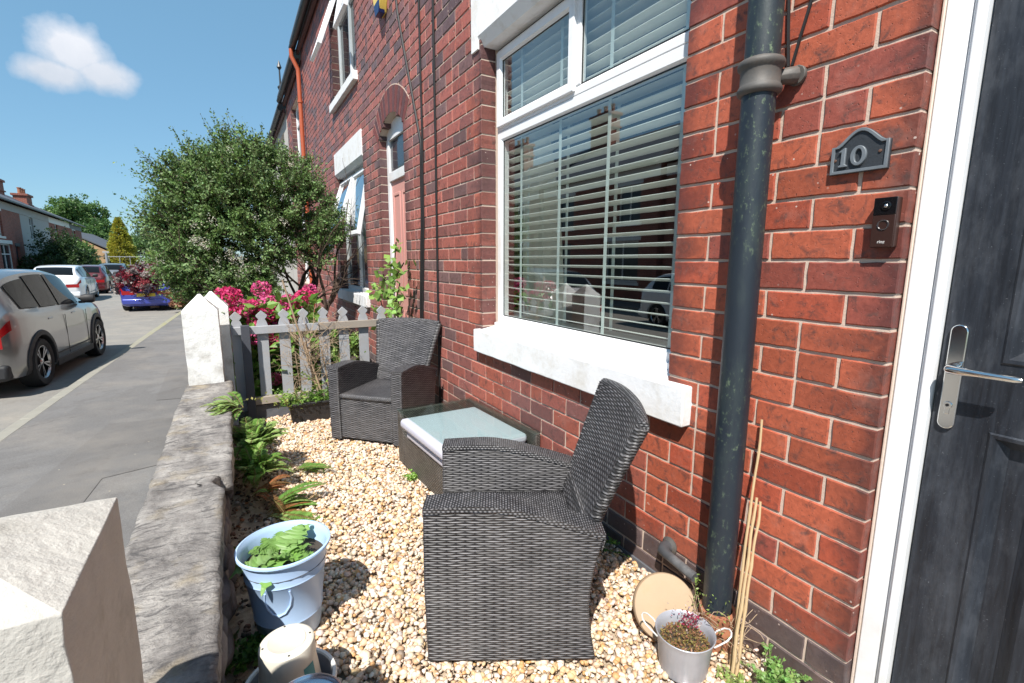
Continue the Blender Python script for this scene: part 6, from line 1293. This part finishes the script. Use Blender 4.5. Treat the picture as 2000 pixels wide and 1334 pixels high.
# ================================================================ far trees, hedge, poles
def tree(label, x, y, top, r, n, size, cols, trunk, sq=(1,1,.8), lob=12, name='leafy_tree', group='trees beyond the bungalow'):
    return shrub(label, (x, y, PZ), r, n, size, cols, name, 'tree', group, sq, .6, 'leaf', lob, trunk)
DG, MG, LG = (.05,.11,.03), (.09,.17,.045), (.13,.22,.07)
tree('broad round-headed green tree, tallest behind the terrace roofs', -18.0, 92, 0, 4.0, 24000, (.22,.42), [MG,MG,LG,DG], 3.9, (1,1,.85), 18)
tree('darker green tree under the tall round-headed one', -16.0, 88, 0, 3.6, 15000, (.2,.42), [DG,DG,MG], .8, (1,1,.9))
tree('pale green distant tree right of the golden conifer', -13.0, 120, 0, 4.2, 9000, (.25,.45), [(.12,.2,.09),(.10,.17,.07)], 2.0)
tree('dark distant tree close to the evergreen bush', -8.8, 110, 0, 4.0, 12000, (.25,.45), [MG,DG,LG], 1.6)
tree('far green treetop low behind the conifer', -17, 118, 0, 4.0, 9000, (.25,.5), [MG,LG], .5)
cf = thing('conifer', 'golden yellow-green conifer beside the bungalow', 'tree', (-9.35, 62, PZ)); n_ = 15000; a0_ = RS.uniform(0,6.283,n_); h_ = RS.rand(n_)**.8; rad = (1-h_)**.75*1.75*(.85+.15*np.sin(h_*30+a0_*3+RS.uniform(0,2.5,n_))); a_ = a0_; rr = rad*np.sqrt(RS.uniform(.35,1,n_)); P = np.stack([rr*np.cos(a_), rr*np.sin(a_), .4+h_*5.3],1)
V_, F_, C_ = leaf_mesh(P, np.stack([np.cos(a_),np.sin(a_),RS.uniform(-.2,.6,n_)],1)+RS.normal(0,.3,(n_,3)), RS.uniform(.12,.26,n_), .5, vcol(n_, (.34,.34,.05), .3)); npmesh('crown', V_, F_, MT['leaf'], cf, C_); MB().tube([(0,0,0),(0,0,4.8)], [.18,.05], 8).build('trunk', MT['bark'], cf)
shrub('dark red leaved tree beyond the conifer', (-5.2,70,PZ), 2.2, 6000, (.15,.3), [(.16,.03,.035),(.10,.03,.03)], 'copper_tree', 'tree', None, (1,1,.8), .6, 'leaf', 9, 1.0)
shrub('bright lime green hedge mound beyond the conifer', (-7.0,66,PZ), 1.6, 5000, (.12,.25), [(.24,.36,.06),(.18,.30,.05)])
shrub('grey green hedge mound behind the parked cars', (-4.2,60,PZ), 2.0, 6000, (.15,.3), [(.12,.17,.07),(.16,.2,.09)])
# tall dark hedge with climbing greenery in front of the terrace
shrub('tall dark clipped hedge in front of the grey rendered house', (-9.6,40.5,PZ), 2.3, 16000, (.10,.2), [(.025,.055,.015),(.035,.07,.02)], 'hedge', 'hedge', None, (.8,1.25,.75))
shrub('lighter leafy bush at the end of the dark hedge', (-9.6,45.2,PZ), 1.75, 12000, (.10,.2), [(.10,.19,.05),(.15,.25,.08)], sq=(.8,1.1,.85))
shrub('low rounded green bush before the end brick house', (-9.7,48.5,PZ), 1.2, 7000, (.09,.18), [(.06,.13,.035),(.09,.17,.05)])
# red-leaved shrub hanging over the blue car
for (lab, x, y, z, r, n) in (('dark red leaved shrub growing over the blue car', -2.42, 20.7, RZ, .95, 16000), ('smaller dark red leaved shrub at the road side of the blue car', -2.95, 20.9, RZ, .62, 8000), ('russet shrub beside the blue car towards the evergreen bush', -1.45, 19.4, PZ, .55, 4200)):
    shrub(lab, (x, y, z if 'over' not in lab and 'smaller' not in lab else PZ), r, n, (.05,.12), [(.20,.018,.03),(.10,.012,.02),(.30,.06,.07),(.34,.30,.28),(.06,.05,.06)] if 'russet' not in lab else [(.32,.17,.10),(.20,.12,.06),(.12,.16,.05)], trunk=(.42 if 'russet' not in lab else None), sq=(1,1,.62))
for (lab, x, y, h) in (('grey street lamp column with a sign box by the end house', -9.75, 50.5, 2.25), ('thin grey post beside the bungalow', -9.6, 56, 2.25)):
    t = thing('street_pole', lab, 'pole', (x,y,PZ)); MB().lathe([(.11,0),(.10,h*.6),(.09,h)], (0,0,0), 12).build('post', MT['pole'], t, smooth=True); MB().box(-.22,.22,-.05,.05,h-.05,h+.12).build('sign_board', MT['grey_render'], t, bevel=.01)
sf = thing('scaffold', 'low scaffolding rails in front of the bungalow', 'scaffold', (-9.3,60,PZ)); m_ = MB(); [m_.tube([(x_,0,0),(x_,0,2.0)], .03, 6) for x_ in np.linspace(-1.6,1.6,5)]; m_.build('upright', MT['pole'], sf)
m_ = MB(); [m_.tube([(-1.7,-.03,z_),(1.7,-.03,z_)], .03, 6) for z_ in (1.1,1.9)]; m_.build('rail', MT['pole'], sf)
